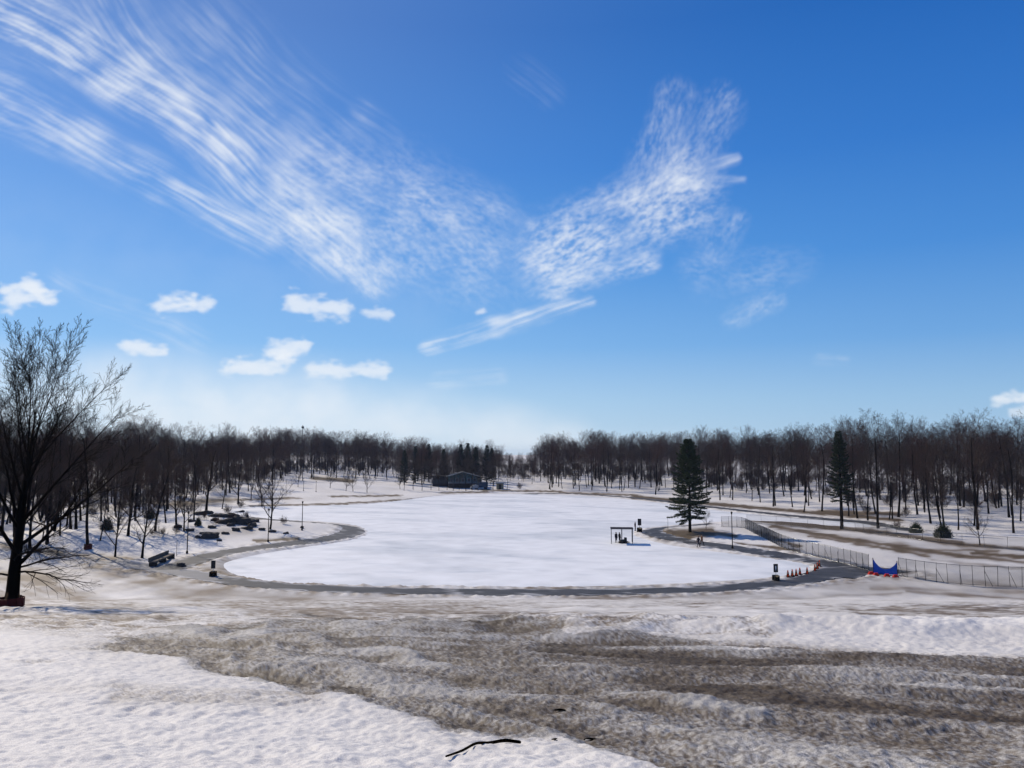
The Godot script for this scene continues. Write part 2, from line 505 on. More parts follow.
func build_ground() -> void:
	for p in [[60, 640], [140, 628], [230, 616], [330, 610], [440, 614], [560, 628], [760, 643], [1024, 654], [1400, 668], [1400, 1000], [700, 800], [625, 772], [590, 760], [550, 752], [500, 752], [430, 748], [385, 734], [350, 714], [312, 702], [250, 690], [190, 676], [110, 660]]:
		road_edge.push_back(Vector2(p[0], p[1]))
	var ds := PackedFloat32Array()
	var d := 2.6
	while d < 470.0:
		ds.push_back(d)
		d *= 1.0048 if d < 24.0 else 1.0085 if d < 70.0 else 1.0090
	while d < 3800.0:
		ds.push_back(d)
		d *= 1.06
	var ts := PackedFloat32Array()
	for k in 16: ts.push_back(-0.86 - 3.0 * pow((16.0 - k) / 16.0, 2.0))
	var nt := 760
	for k in nt + 1: ts.push_back(-0.86 + 1.72 * k / nt)
	for k in 16: ts.push_back(0.86 + 3.0 * pow((k + 1) / 16.0, 2.0))
	var rows := ds.size()
	var cols := ts.size()
	# what lies on the ground changes slowly: worked out at every fourth point and blended
	var cr := rows / 4 + 2
	var cc := cols / 4 + 2
	var ca := PackedFloat32Array()
	var cb := PackedFloat32Array()
	var cg := PackedFloat32Array()
	var cu := PackedFloat32Array()
	ca.resize(cr * cc); cb.resize(cr * cc); cg.resize(cr * cc); cu.resize(cr * cc)
	for r in cr:
		var dd := ds[mini(r * 4, rows - 1)]
		for q in cc:
			var x := (dd + 1.5) * ts[mini(q * 4, cols - 1)]
			var k := r * cc + q
			var a := dirt(x, dd) if dd < 480.0 else Vector3(0.04, 0, 0)
			ca[k] = a.x; cb[k] = a.y; cu[k] = a.z
			cg[k] = path_gap(x, dd) if dd > 70.0 and dd < 430.0 else 99.0
	print("ground coarse ", Time.get_ticks_msec())
	var v := PackedVector3Array()
	var c := PackedColorArray()
	var kind := PackedByteArray()
	v.resize(rows * cols); c.resize(rows * cols); kind.resize(rows * cols)
	for r in rows:
		var dd := ds[r]
		var r4 := r / 4
		var fr := (r % 4) * 0.25
		for q in cols:
			var x := (dd + 1.5) * ts[q]
			var k0 := r4 * cc + q / 4
			var fq := (q % 4) * 0.25
			var w00 := (1.0 - fr) * (1.0 - fq)
			var w01 := (1.0 - fr) * fq
			var w10 := fr * (1.0 - fq)
			var w11 := fr * fq
			var a := ca[k0] * w00 + ca[k0 + 1] * w01 + ca[k0 + cc] * w10 + ca[k0 + cc + 1] * w11
			var road := cb[k0] * w00 + cb[k0 + 1] * w01 + cb[k0 + cc] * w10 + cb[k0 + cc + 1] * w11
			var rut := cu[k0] * w00 + cu[k0 + 1] * w01 + cu[k0 + cc] * w10 + cu[k0 + cc + 1] * w11
			var gap := cg[k0] * w00 + cg[k0 + 1] * w01 + cg[k0 + cc] * w10 + cg[k0 + cc + 1] * w11
			if gap < 3.0 and gap > -4.0:
				gap = path_gap(x, dd)
			if dd > 70.0 and dd < 330.0: a = dirt(x, dd).x
			var k := r * cols + q
			var y := land(x, dd) + (relief(x, dd, a, road, gap, rut) if dd < 480.0 else 0.0)
			v[k] = Vector3(x, y, -dd)
			# grains of grit, slush and clean snow
			var g := 0.0
			if dd < 75.0:
				g = 0.08 * na.get_noise_2d(x * 0.9 + 30.0, dd * 1.6) + 0.30 * nc.get_noise_2d(x * 0.13, dd * 0.8 + 0.26 * x)
				g += (0.20 * nc.get_noise_2d(x * 0.35 + 5.0, (dd + 0.34 * x) * 0.75) + 0.12 * nb.get_noise_2d(x * 1.6, dd * 1.2)) * (0.5 + 0.5 * smoothstep(12.0, 25.0, dd))
				if dd < 40.0:
					g += (0.05 * nb.get_noise_2d(x * 6.0, dd * 4.0) + 0.21 * nb.get_noise_2d(x * 20.0 + 3.0, dd * 10.0)) * (1.0 - smoothstep(18.0, 40.0, dd))
				g *= smoothstep(0.06, 0.4, a) * 1.25 + 0.10
			else:
				g = 0.26 * nc.get_noise_2d(x * 0.14, dd * 0.09) * smoothstep(0.05, 0.4, a) + 0.16 * nc.get_noise_2d(x * 0.05 + 50.0, dd * 0.035)
				if gap < 3.5: g += (0.10 + 0.25 * nb.get_noise_2d(x * 0.5, dd * 0.5)) * (1.0 - smoothstep(0.6, 3.5, gap))
			a = clampf(a + g, 0.0, 1.2)
			var col := dirt_color(a)
			if dd > 100.0 and a > 0.45:                   # last year's grass and earth at the shore
				col = col.lerp(Color(0.15, 0.105, 0.05), smoothstep(0.45, 0.8, a) * 0.45)
			c[k] = col
			if road > 0.35: kind[k] = 1
			elif dd < 30.0 and bank(x, dd) > 0.16: kind[k] = 2
	print("ground points ", Time.get_ticks_msec())
	var n := PackedVector3Array()
	n.resize(rows * cols)
	for r in rows:
		var ra := maxi(r - 1, 0) * cols
		var rb := mini(r + 1, rows - 1) * cols
		var rr := r * cols
		for q in cols:
			var e := v[rr + mini(q + 1, cols - 1)] - v[rr + maxi(q - 1, 0)]
			n[rr + q] = e.cross(v[rb + q] - v[ra + q]).normalized()
	var lists := [PackedInt32Array(), PackedInt32Array(), PackedInt32Array()]
	var l0 := PackedInt32Array()
	var l1 := PackedInt32Array()
	var l2 := PackedInt32Array()
	for r in rows - 1:
		for q in cols - 1:
			var k := r * cols + q
			var six := PackedInt32Array([k, k + cols, k + 1, k + 1, k + cols, k + cols + 1])
			match kind[k]:
				1: l1.append_array(six)
				2: l2.append_array(six)
				_: l0.append_array(six)
	# behind the camera the ground goes on level
	var back := MB.new()
	lists = [l0, l1, l2]
	var called := ["snow_ground", "dirt_road", "snow_bank"]
	var labels := ["old white snow covering the slope and lake shores, tracked and patchy", "brown slushy dirt road crossing the foreground slope", "ploughed ridge of lumpy white snow along the dirt road"]
	var cats := ["snow", "road", "snow bank"]
	for s in 3:
		var seen := PackedInt32Array()
		seen.resize(rows * cols)
		seen.fill(-1)
		var mb := MB.new()
		for k in lists[s]:
			if seen[k] < 0:
				seen[k] = mb.v.size()
				mb.v.push_back(v[k]); mb.n.push_back(n[k]); mb.c.push_back(c[k])
			mb.i.push_back(seen[k])
		if s == 0:
			var f := mb.v.size()
			for p in [Vector3(-400, 13.3, 250), Vector3(400, 13.3, 250), Vector3(400, 13.3, -2.6), Vector3(-400, 13.3, -2.6)]:
				mb.v.push_back(p); mb.n.push_back(Vector3.UP); mb.c.push_back(Color(0.7, 0.71, 0.73))
			mb.i.append_array(PackedInt32Array([f, f + 2, f + 1, f, f + 3, f + 2]))
		structure(called[s], mb.mesh(), M.slush if s == 1 else M.snow, labels[s], cats[s])
	# ice
	var ib := MB.new()
	var lo := Vector2(1e9, 1e9)
	var hi := -lo
	for p in lake:
		lo = lo.min(p); hi = hi.max(p)
	lo -= Vector2(3, 3); hi += Vector2(3, 3)
	var nx := 240
	var nd := 260
	for r in nd + 1:
		var dd := lo.y * pow(hi.y / lo.y, float(r) / nd)
		for q in nx + 1:
			var x := lerpf(lo.x, hi.x, float(q) / nx)
			var wet := smoothstep(-0.08, 0.45, nc.get_noise_2d(x * 0.026, dd * 0.045 + 0.02 * x)) * 0.55
			wet += smoothstep(0.18, 0.5, nc.get_noise_2d(x * 0.09 + 20.0, dd * 0.20)) * 0.35
			var s := shore(x, dd)
			wet += 0.25 * (1.0 - smoothstep(0.5, 4.0, -s)) * (0.6 + nb.get_noise_2d(x * 0.3, dd * 0.3))
			ib.v.push_back(Vector3(x, 0.012 * na.get_noise_2d(x * 0.2, dd * 0.2), -dd))
			ib.n.push_back(Vector3.UP)
			ib.c.push_back(Color(0.77, 0.785, 0.80).lerp(Color(0.38, 0.43, 0.48), clampf(wet * 1.1, 0.0, 1.0) * 0.6))
	for r in nd:
		for q in nx:
			var k := r * (nx + 1) + q
			ib.i.append_array(PackedInt32Array([k, k + nx + 1, k + 1, k + 1, k + nx + 1, k + nx + 2]))
	structure("lake_ice", ib.mesh(), M.ice, "flat frozen lake under pale snow", "lake")
	# asphalt
	var pl := ["grey asphalt path ringing the near end of the lake", "curved asphalt path round the rocky snow spit", "short asphalt link running to the blue tarp", "thin grey path along the far wooded shore"]
	for e in paths.size():
		var line: PackedVector2Array = smooth_line(paths[e].line, 3)
		var half: float = paths[e].half
		var mb := MB.new()
		var across := 12
		for k in line.size():
			var t := (line[mini(k + 1, line.size() - 1)] - line[maxi(k - 1, 0)]).normalized()
			var s := Vector2(-t.y, t.x)
			for q in across + 1:
				var o := (float(q) / across * 2.0 - 1.0)
				var edge := half + 0.6 * na.get_noise_2d(line[k].x * 0.30 + signf(o) * 30.0, line[k].y * 0.30)
				var p := line[k] + s * o * edge
				mb.v.push_back(Vector3(p.x, land(p.x, p.y) + 0.03 + 0.006 * e, -p.y))
				mb.n.push_back(Vector3.UP)
				var slush := smoothstep(-0.05, 0.45, nc.get_noise_2d(p.x * 0.16, p.y * 0.25) + 0.5 * nc.get_noise_2d(p.x * 0.6, p.y * 0.6) + 0.75 * o * o - 0.45)
				if p.x < -35.0 and p.y < 118.0 and e == 0: slush = clampf(slush + 0.45, 0.0, 1.0)
				if e > 0: slush = slush * 0.5
				var wear := 0.066 + 0.035 * nc.get_noise_2d(p.x * 0.25 + 9.0, p.y * 0.4)
				mb.c.push_back(Color(wear, wear, wear * 1.03).lerp(Color(0.56, 0.56, 0.57), slush * 0.8))
		for k in line.size() - 1:
			for q in across:
				var j := k * (across + 1) + q
				mb.i.append_array(PackedInt32Array([j, j + 1, j + across + 1, j + 1, j + across + 2, j + across + 1]))
		structure("asphalt_path", mb.mesh(), M.asphalt, pl[e], "path")


# ---------------------------------------------------------------- sky
# High thin cloud, as strokes across the sky: [ends, reach at each end, amount, kind 0 streaks 1 ripples 2 puff]
const CLOUDS := [
	[-60, -30, 120, 75, 40, 34, 1.0, 0], [120, 75, 230, 150, 34, 30, 0.95, 0], [200, 130, 320, 235, 32, 44, 0.75, 0], [300, 215, 375, 275, 42, 26, 0.8, 1], [60, -40, 170, 80, 34, 30, 0.45, 0], [170, 80, 330, 190, 42, 60, 0.30, 0],
	[-60, 60, 90, 150, 36, 30, 0.50, 0], [90, 150, 260, 240, 28, 22, 0.60, 0], [200, 40, 330, 150, 60, 60, 0.16, 0], [330, 200, 470, 245, 70, 56, 0.36, 1], [350, 262, 372, 276, 22, 20, 0.55, 1],
	[400, 190, 500, 260, 60, 50, 0.16, 1], [552, 250, 690, 190, 44, 40, 0.95, 1], [560, 285, 640, 262, 20, 16, 0.75, 1], [640, 190, 744, 158, 20, 5, 0.40, 0], [650, 180, 672, 105, 34, 26, 0.30, 1],
	[690, 165, 724, 112, 30, 26, 0.28, 1], [680, 186, 744, 180, 10, 4, 0.35, 0], [716, 246, 740, 216, 22, 14, 0.26, 1], [700, 270, 800, 270, 30, 22, 0.16, 1], [735, 318, 775, 300, 14, 12, 0.26, 1],
	[428, 347, 500, 326, 9, 12, 0.85, 0], [500, 326, 590, 301, 12, 6, 0.80, 0], [360, 110, 400, 132, 18, 10, 0.14, 0], [520, 70, 545, 90, 20, 16, 0.10, 0], [440, 384, 500, 376, 14, 10, 0.20, 0],
	[60, 280, 190, 340, 14, 24, 0.16, 0], [100, 392, 560, 440, 44, 34, 0.55, 3], [-40, 400, 300, 410, 60, 50, 0.50, 3], [240, 430, 700, 450, 30, 20, 0.30, 3], [-20, 230, 420, 300, 60, 40, 0.06, 3], [820, 360, 845, 362, 8, 6, 0.2, 0],
	[12, 297, 50, 296, 15, 9, 1.0, 2], [28, 286, 40, 290, 11, 9, 0.8, 2], [160, 306, 208, 303, 9, 7, 0.8, 2], [176, 300, 192, 300, 8, 7, 0.5, 2], [294, 302, 342, 312, 11, 11, 0.85, 2], [366, 313, 388, 314, 7, 6, 0.55, 2], [128, 346, 164, 351, 8, 6, 0.85, 2],
	[226, 369, 284, 362, 8, 11, 0.9, 2], [272, 352, 304, 346, 11, 8, 0.9, 2], [312, 371, 384, 369, 9, 8, 0.75, 2], [998, 400, 1040, 396, 7, 8, 0.9, 2], [478, 312, 483, 311, 4, 4, 0.5, 2], [1010, 411, 1040, 412, 5, 5, 0.4, 2],
]

func cloud(u: float, v: float) -> float:
	var wu := u + 7.0 * nb.get_noise_2d(u * 0.004, v * 0.005) + 1.6 * nc.get_noise_2d(u * 0.015, v * 0.02)
	var wv := v + 7.0 * nb.get_noise_2d(u * 0.004 + 80.0, v * 0.005) + 1.6 * nc.get_noise_2d(u * 0.015 + 9.0, v * 0.02)
	var patch := clampf(0.55 + 1.1 * nc.get_noise_2d(u * 0.014 + 33.0, v * 0.018), 0.0, 1.3)
	var warped := Vector2(wu, wv)
	var plain := Vector2(u + 2.5 * nc.get_noise_2d(u * 0.04, v * 0.06), v + 2.5 * nc.get_noise_2d(u * 0.04 + 9.0, v * 0.06))
	var total := 0.0
	for s in CLOUDS:
		var r: float = maxf(s[4], s[5]) * 1.35 + 12.0
		if u < minf(s[0], s[2]) - r or u > maxf(s[0], s[2]) + r or v < minf(s[1], s[3]) - r or v > maxf(s[1], s[3]) + r:
			continue
		var p := plain if s[7] == 2 or s[4] < 16 else warped
		var a := Vector2(s[0], s[1])
		var ab := Vector2(s[2], s[3]) - a
		var len2 := ab.length_squared()
		var t := clampf((p - a).dot(ab) / len2, 0.0, 1.0)
		var reach := lerpf(s[4], s[5], t)
		var e := 1.0 - p.distance_to(a + ab * t) / (reach * 1.3)
		if e <= -0.3: continue
		if s[7] == 0:
			var dir := ab / sqrt(len2)
			var al := wu * dir.x + wv * dir.y
			var ac := -wu * dir.y + wv * dir.x
			var g := 0.34 + 0.34 * nb.get_noise_2d(al * 0.006, ac * 0.075) + 0.34 * nb.get_noise_2d(al * 0.009 + 11.0, ac * 0.17) + 0.24 * nb.get_noise_2d(al * 0.013 + 31.0, ac * 0.36) + 0.30 * nc.get_noise_2d(al * 0.016 + 51.0, ac * 0.04)
			total += s[6] * smoothstep(0.0, 1.0, e) * (pow(clampf(g + 0.22 * nc.get_noise_2d(al * 0.03, ac * 0.11), 0.0, 1.25), 1.2) * (0.4 + 0.8 * patch) + 0.16 * patch)
		elif s[7] == 3:                                   # an even milky veil
			total += s[6] * smoothstep(0.0, 1.0, e) * (0.45 + 0.4 * patch)
		elif s[7] == 1:
			var dir1 := ab / sqrt(len2)
			var rx := wu * dir1.x + wv * dir1.y
			var ry := -wu * dir1.y + wv * dir1.x
			var g2 := 0.40 + 0.60 * nc.get_noise_2d(rx * 0.065, ry * 0.17) + 0.50 * nc.get_noise_2d(rx * 0.020 + 7.0, ry * 0.045) + 0.14 * nb.get_noise_2d(rx * 0.17, ry * 0.36)
			total += s[6] * smoothstep(0.0, 0.85, e) * (pow(clampf(g2, 0.0, 1.2), 1.3) * (0.45 + 0.85 * patch) + 0.05)
		else:
			var f := e * 0.95 + 0.62 * nc.get_noise_2d(u * 0.028 + 5.0, v * 0.075) + 0.22 * nc.get_noise_2d(u * 0.09, v * 0.17) - 0.06
			total += s[6] * 1.5 * smoothstep(0.0, 0.95, f)
	return 1.0 - exp(-1.25 * total)

func clear_sky(dir: Vector3, sun: Vector3) -> Vector3:
	var el := rad_to_deg(asin(clampf(dir.y, -1.0, 1.0)))
	var stops := [[0.0, Vector3(0.60, 0.75, 0.86)], [4.0, Vector3(0.42, 0.63, 0.85)], [8.0, Vector3(0.215, 0.46, 0.82)], [14.0, Vector3(0.095, 0.315, 0.74)], [21.0, Vector3(0.046, 0.215, 0.63)], [30.0, Vector3(0.020, 0.140, 0.49)], [50.0, Vector3(0.018, 0.105, 0.38)], [90.0, Vector3(0.015, 0.08, 0.30)]]
	var k := 0
	while k < stops.size() - 2 and stops[k + 1][0] <= el: k += 1
	var t := clampf((el - stops[k][0]) / (stops[k + 1][0] - stops[k][0]), 0.0, 1.0)
	var c: Vector3 = stops[k][1].lerp(stops[k + 1][1], t)
	var glow := dir.dot(sun)
	c *= Vector3(0.72, 0.82, 0.90).lerp(Vector3(1.08, 1.06, 1.04), smoothstep(0.15, 0.95, glow))
	c += Vector3(0.30, 0.33, 0.34) * pow(maxf(0.0, glow), 6.0) * 0.40
	return c

func build_sky(sun: Vector3) -> ImageTexture:
	var w := 4096
	var h := 2048
	var lw := 1024
	var lh := 512
	var low := Image.create(lw, lh, false, Image.FORMAT_RGBAF)
	for y in lh:
		var el := PI / 2 - (y + 0.5) / lh * PI
		for x in lw:
			var az := ((x + 0.5) / lw - 0.5) * TAU
			var dir := Vector3(sin(az) * cos(el), sin(el), -cos(az) * cos(el))
			var c := clear_sky(dir, sun)
			var q := dir.rotated(Vector3.RIGHT, -TILT)
			var out := 1.0
			if q.z < 0.0:
				out = maxf(smoothstep(0.70, 0.95, absf(q.x / q.z)), smoothstep(0.52, 0.75, absf(q.y / q.z)))
			if el > 0.0 and out > 0.0:                    # the same thin cloud goes on outside the picture
				var s := dir / (dir.y + 0.18)
				var a := smoothstep(0.08, 0.6, nc.get_noise_2d(s.x * 0.55 + 3.0, s.z * 0.55)) * clampf(0.55 + 0.8 * nc.get_noise_2d(s.x * 3.0 - s.z * 1.5, s.z * 9.0 + s.x * 3.0), 0.0, 1.0)
				c = c.lerp(Vector3(0.86, 0.90, 0.96), 0.75 * a * out * smoothstep(0.0, 0.15, el))
			low.set_pixel(x, y, Color(c.x, c.y, c.z))
	low.resize(w, h, Image.INTERPOLATE_CUBIC)
	for y in range(430, 1040):
		var el := PI / 2 - (y + 0.5) / h * PI
		for x in range(1480, 2616):
			var az := ((x + 0.5) / w - 0.5) * TAU
			var q := Vector3(sin(az) * cos(el), sin(el), -cos(az) * cos(el)).rotated(Vector3.RIGHT, -TILT)
			var u := 512.0 - q.x / q.z * F
			var v := 384.0 + q.y / q.z * F
			if u < -120.0 or u > 1144.0 or v < -110.0 or v > 480.0: continue
			var a := cloud(u, v)
			if a > 0.003:
				a *= smoothstep(-120.0, -60.0, u) * smoothstep(-110.0, -50.0, v)
				low.set_pixel(x, y, low.get_pixel(x, y).lerp(Color(0.88, 0.92, 0.97), a * 0.93))
	return ImageTexture.create_from_image(low)


# ---------------------------------------------------------------- trees
func grow(wood: MB, crown: MB, p: Vector3, dir: Vector3, length: float, r: float, level: int, k: Dictionary) -> void:
	var segs: int = k.segs[level]
	var pts := PackedVector3Array([p])
	var rad := PackedFloat32Array([r * (1.25 if level == 0 else 1.0)])
	var dirs := [dir]
	var tip: float = k.tip[level]
	for s in segs:
		var up: float = k.rise[level]
		dir = (dir + Vector3(rng.randfn(), rng.randfn(), rng.randfn()) * k.bend[level] + Vector3.UP * up / segs).normalized()
		p += dir * length / segs
		pts.push_back(p)
		dirs.append(dir)
		rad.push_back(maxf(r * lerpf(1.0, tip, float(s + 1) / segs), k.thin))
	var mb := wood if level == 0 else crown
	mb.tube(pts, rad, k.sides[level])
	if level + 1 >= k.count.size() + 1: return
	if level >= k.count.size(): return
	var n: int = k.count[level]
	n = maxi(1, int(round(n * rng.randf_range(0.8, 1.2))))
	var turn := rng.randf() * TAU
	for c in n:
		var f: float = lerpf(k.start[level], 1.0, (c + rng.randf_range(0.1, 0.9)) / n)
		var g := f * segs
		var j := mini(int(g), segs - 1)
		var at := pts[j].lerp(pts[j + 1], g - j)
		var d0: Vector3 = dirs[j + 1]
		turn += 2.4 + rng.randfn() * 0.35
		var side := d0.cross(Vector3.RIGHT if absf(d0.x) < 0.8 else Vector3.UP).normalized().rotated(d0, turn)
		var ang: float = k.angle[level] * rng.randf_range(0.75, 1.25)
		if level == 0: ang *= lerpf(1.2, 0.55, f)
		var nd := (d0 * cos(ang) + side * sin(ang)).normalized()
		var shrink: float = lerpf(1.0, k.taper[level], (f - k.start[level]) / (1.0 - k.start[level]))
		var nl: float = length * k.ratio[level] * shrink * rng.randf_range(0.75, 1.2)
		var here := lerpf(rad[j], rad[j + 1], g - j)
		var nr: float = maxf(here * k.rr[level], k.thin)
		grow(wood, crown, at, nd, nl, nr, level + 1, k)

func tree_shape(seed_: int, k: Dictionary) -> Array:
	rng.seed = seed_
	var a := MB.new()
	var b := MB.new()
	grow(a, b, Vector3(0, -0.3, 0), (Vector3.UP + Vector3(rng.randfn(), 0, rng.randfn()) * k.get("lean", 0.03)).normalized(), k.h, k.r, 0, k)
	return [a.mesh(), b.mesh()]

func forest_kind(h: float, r: float, start: float, spread: float, dense: float) -> Dictionary:
	return {"h": h, "r": r, "segs": [9, 5, 3, 2, 1], "sides": [8, 5, 3, 3, 3], "bend": [0.035, 0.08, 0.09, 0.08, 0.05], "rise": [0.05, 0.50, 0.40, 0.30, 0.1], "tip": [0.30, 0.2, 0.3, 0.5, 0.6],
		"count": [int(13 * dense), 7, 6, 4], "start": [start, 0.18, 0.15, 0.12], "angle": [0.95, 0.8, 0.8, 0.75], "ratio": [spread, 0.5, 0.52, 0.58], "taper": [0.74, 0.5, 0.55, 0.6], "rr": [0.50, 0.52, 0.55, 0.6], "thin": 0.0115, "lean": 0.05}

func tree(called: String, shape: Array, label: String, category: String, at: Vector3, turn: float, size: float, group: String, bark: Material, twig: Material) -> Node3D:
	var o := thing(called, label, category, at, turn, group)
	o.scale = Vector3.ONE * size
	part("trunk", shape[0], bark, o)
	part("crown", shape[1], twig, o)
	return o

func conifer_shape(seed_: int, h: float, reach: float, start: float, whorl: float, gap_low: float, droop: float) -> Array:
	rng.seed = seed_
	var wood := MB.new()
	var leaf := MB.new()
	wood.tube(PackedVector3Array([Vector3(0, -0.3, 0), Vector3(0.05, h * 0.5, 0.03), Vector3(0, h, 0)]), PackedFloat32Array([h * 0.017, h * 0.011, 0.02]), 8)
	var y := h * start
	while y < h * 0.985:
		var f := (y / h - start) / (1.0 - start)
		var n := 5 + rng.randi() % 3
		var turn := rng.randf() * TAU
		for b in n:
			if rng.randf() < gap_low * (1.0 - f) * (1.0 - f): continue
			var a := turn + TAU * b / n + rng.randfn() * 0.2
			var l := reach * pow(1.0 - f, 0.75) * rng.randf_range(0.65, 1.15) + 0.15
			if f < 0.12: l *= lerpf(0.65, 1.0, f / 0.12)
			var out := Vector3(cos(a), 0, sin(a))
			var tilt := lerpf(-droop, 0.75, f) + rng.randfn() * 0.1
			var base := Vector3(0, y + rng.randfn() * 0.08, 0)
			var pts := PackedVector3Array([base])
			var rad := PackedFloat32Array([0.012 * l + 0.012])
			for s in 4:
				var g := (s + 1) / 4.0
				pts.push_back(base + out * l * g + Vector3.UP * l * (tilt * g + 0.20 * g * g))
				rad.push_back((0.012 * l + 0.012) * (1.0 - 0.8 * g))
			wood.tube(pts, rad, 3)
			var across := out.cross(Vector3.UP)
			var steps := maxi(4, int(l / 0.17))
			for s in steps:
				var g := lerpf(0.22, 1.0, (s + rng.randf()) / steps)
				var q := g * 4.0
				var j := mini(int(q), 3)
				var at := pts[j].lerp(pts[j + 1], q - j)
				for side in [-1.0, 1.0]:
					var tl: float = (0.26 + 0.30 * l * (1.0 - g)) * rng.randf_range(0.7, 1.2)
					var td: Vector3 = (across * side + out * rng.randf_range(0.5, 1.2) + Vector3.UP * rng.randf_range(-0.45, 0.2)).normalized()
					for nn in 6:
						var p0: Vector3 = at + td * tl * nn * 0.17
						var nd: Vector3 = (td + Vector3(rng.randfn(), rng.randfn() - 0.2, rng.randfn()) * 0.55).normalized()
						var w: Vector3 = nd.cross(Vector3(rng.randfn(), rng.randfn(), rng.randfn())).normalized() * 0.06
						leaf.tri(p0 - w, p0 + w, p0 + nd * rng.randf_range(0.22, 0.40))
		y += whorl * lerpf(1.15, 0.65, f)
	return [wood.mesh(), leaf.mesh()]

func shrub_shape(seed_: int, h: float, w: float, blades: int) -> Array:
	rng.seed = seed_
	var wood := MB.new()
	var leaf := MB.new()
	for b in blades / 14:
		var a := rng.randf() * TAU
		var f := sqrt(rng.randf())
		var top := Vector3(cos(a) * w * 0.5 * f, h * (1.0 - 0.75 * f * f) * rng.randf_range(0.55, 1.0), sin(a) * w * 0.5 * f)
		wood.tube(PackedVector3Array([Vector3(0, -0.05, 0), top * Vector3(0.7, 0.55, 0.7), top]), PackedFloat32Array([0.03, 0.018, 0.008]), 3)
		for k in 14:
			var p := top * Vector3(0.85, rng.randf_range(0.25, 1.0), 0.85) + Vector3(rng.randfn(), rng.randfn(), rng.randfn()) * 0.10 * w
			p.y = maxf(p.y, 0.08)
			var d := (Vector3(p.x, 0.5 * h, p.z).normalized() + Vector3(rng.randfn(), rng.randfn(), rng.randfn()) * 0.6).normalized()
			var s := d.cross(Vector3(rng.randfn(), rng.randfn(), rng.randfn())).normalized() * 0.05
			leaf.tri(p - s, p + s, p + d * rng.randf_range(0.15, 0.32))
	return [wood.mesh(), leaf.mesh()]

const BRUSH := {"h": 1.2, "r": 0.05, "segs": [3, 4, 3, 2], "sides": [4, 3, 3, 3], "bend": [0.1, 0.12, 0.14, 0.1], "rise": [0.1, 0.4, 0.3, 0.2], "tip": [0.5, 0.3, 0.4, 0.6],
		"count": [16, 9, 6], "start": [0.05, 0.15, 0.1], "angle": [0.75, 0.6, 0.6], "ratio": [2.4, 0.42, 0.5], "taper": [0.8, 0.6, 0.6], "rr": [0.45, 0.6, 0.6], "thin": 0.012}

const FRONT := [[-200, 562], [-60, 553], [0, 541], [60, 534], [110, 524], [150, 517], [200, 503], [250, 494], [268, 485], [330, 478], [380, 480], [420, 487], [445, 488.5], [505, 488], [525, 489], [560, 490.5], [620, 492], [680, 497], [740, 503], [790, 509], [822, 522], [850, 528], [880, 531], [930, 534], [970, 533], [1024, 537], [1260, 552]]

func wood_front() -> Array:
	var out := []
	for p in FRONT:
		var g := ground(p[0], p[1])
		out.append([float(p[0]), -g.z])
	return out

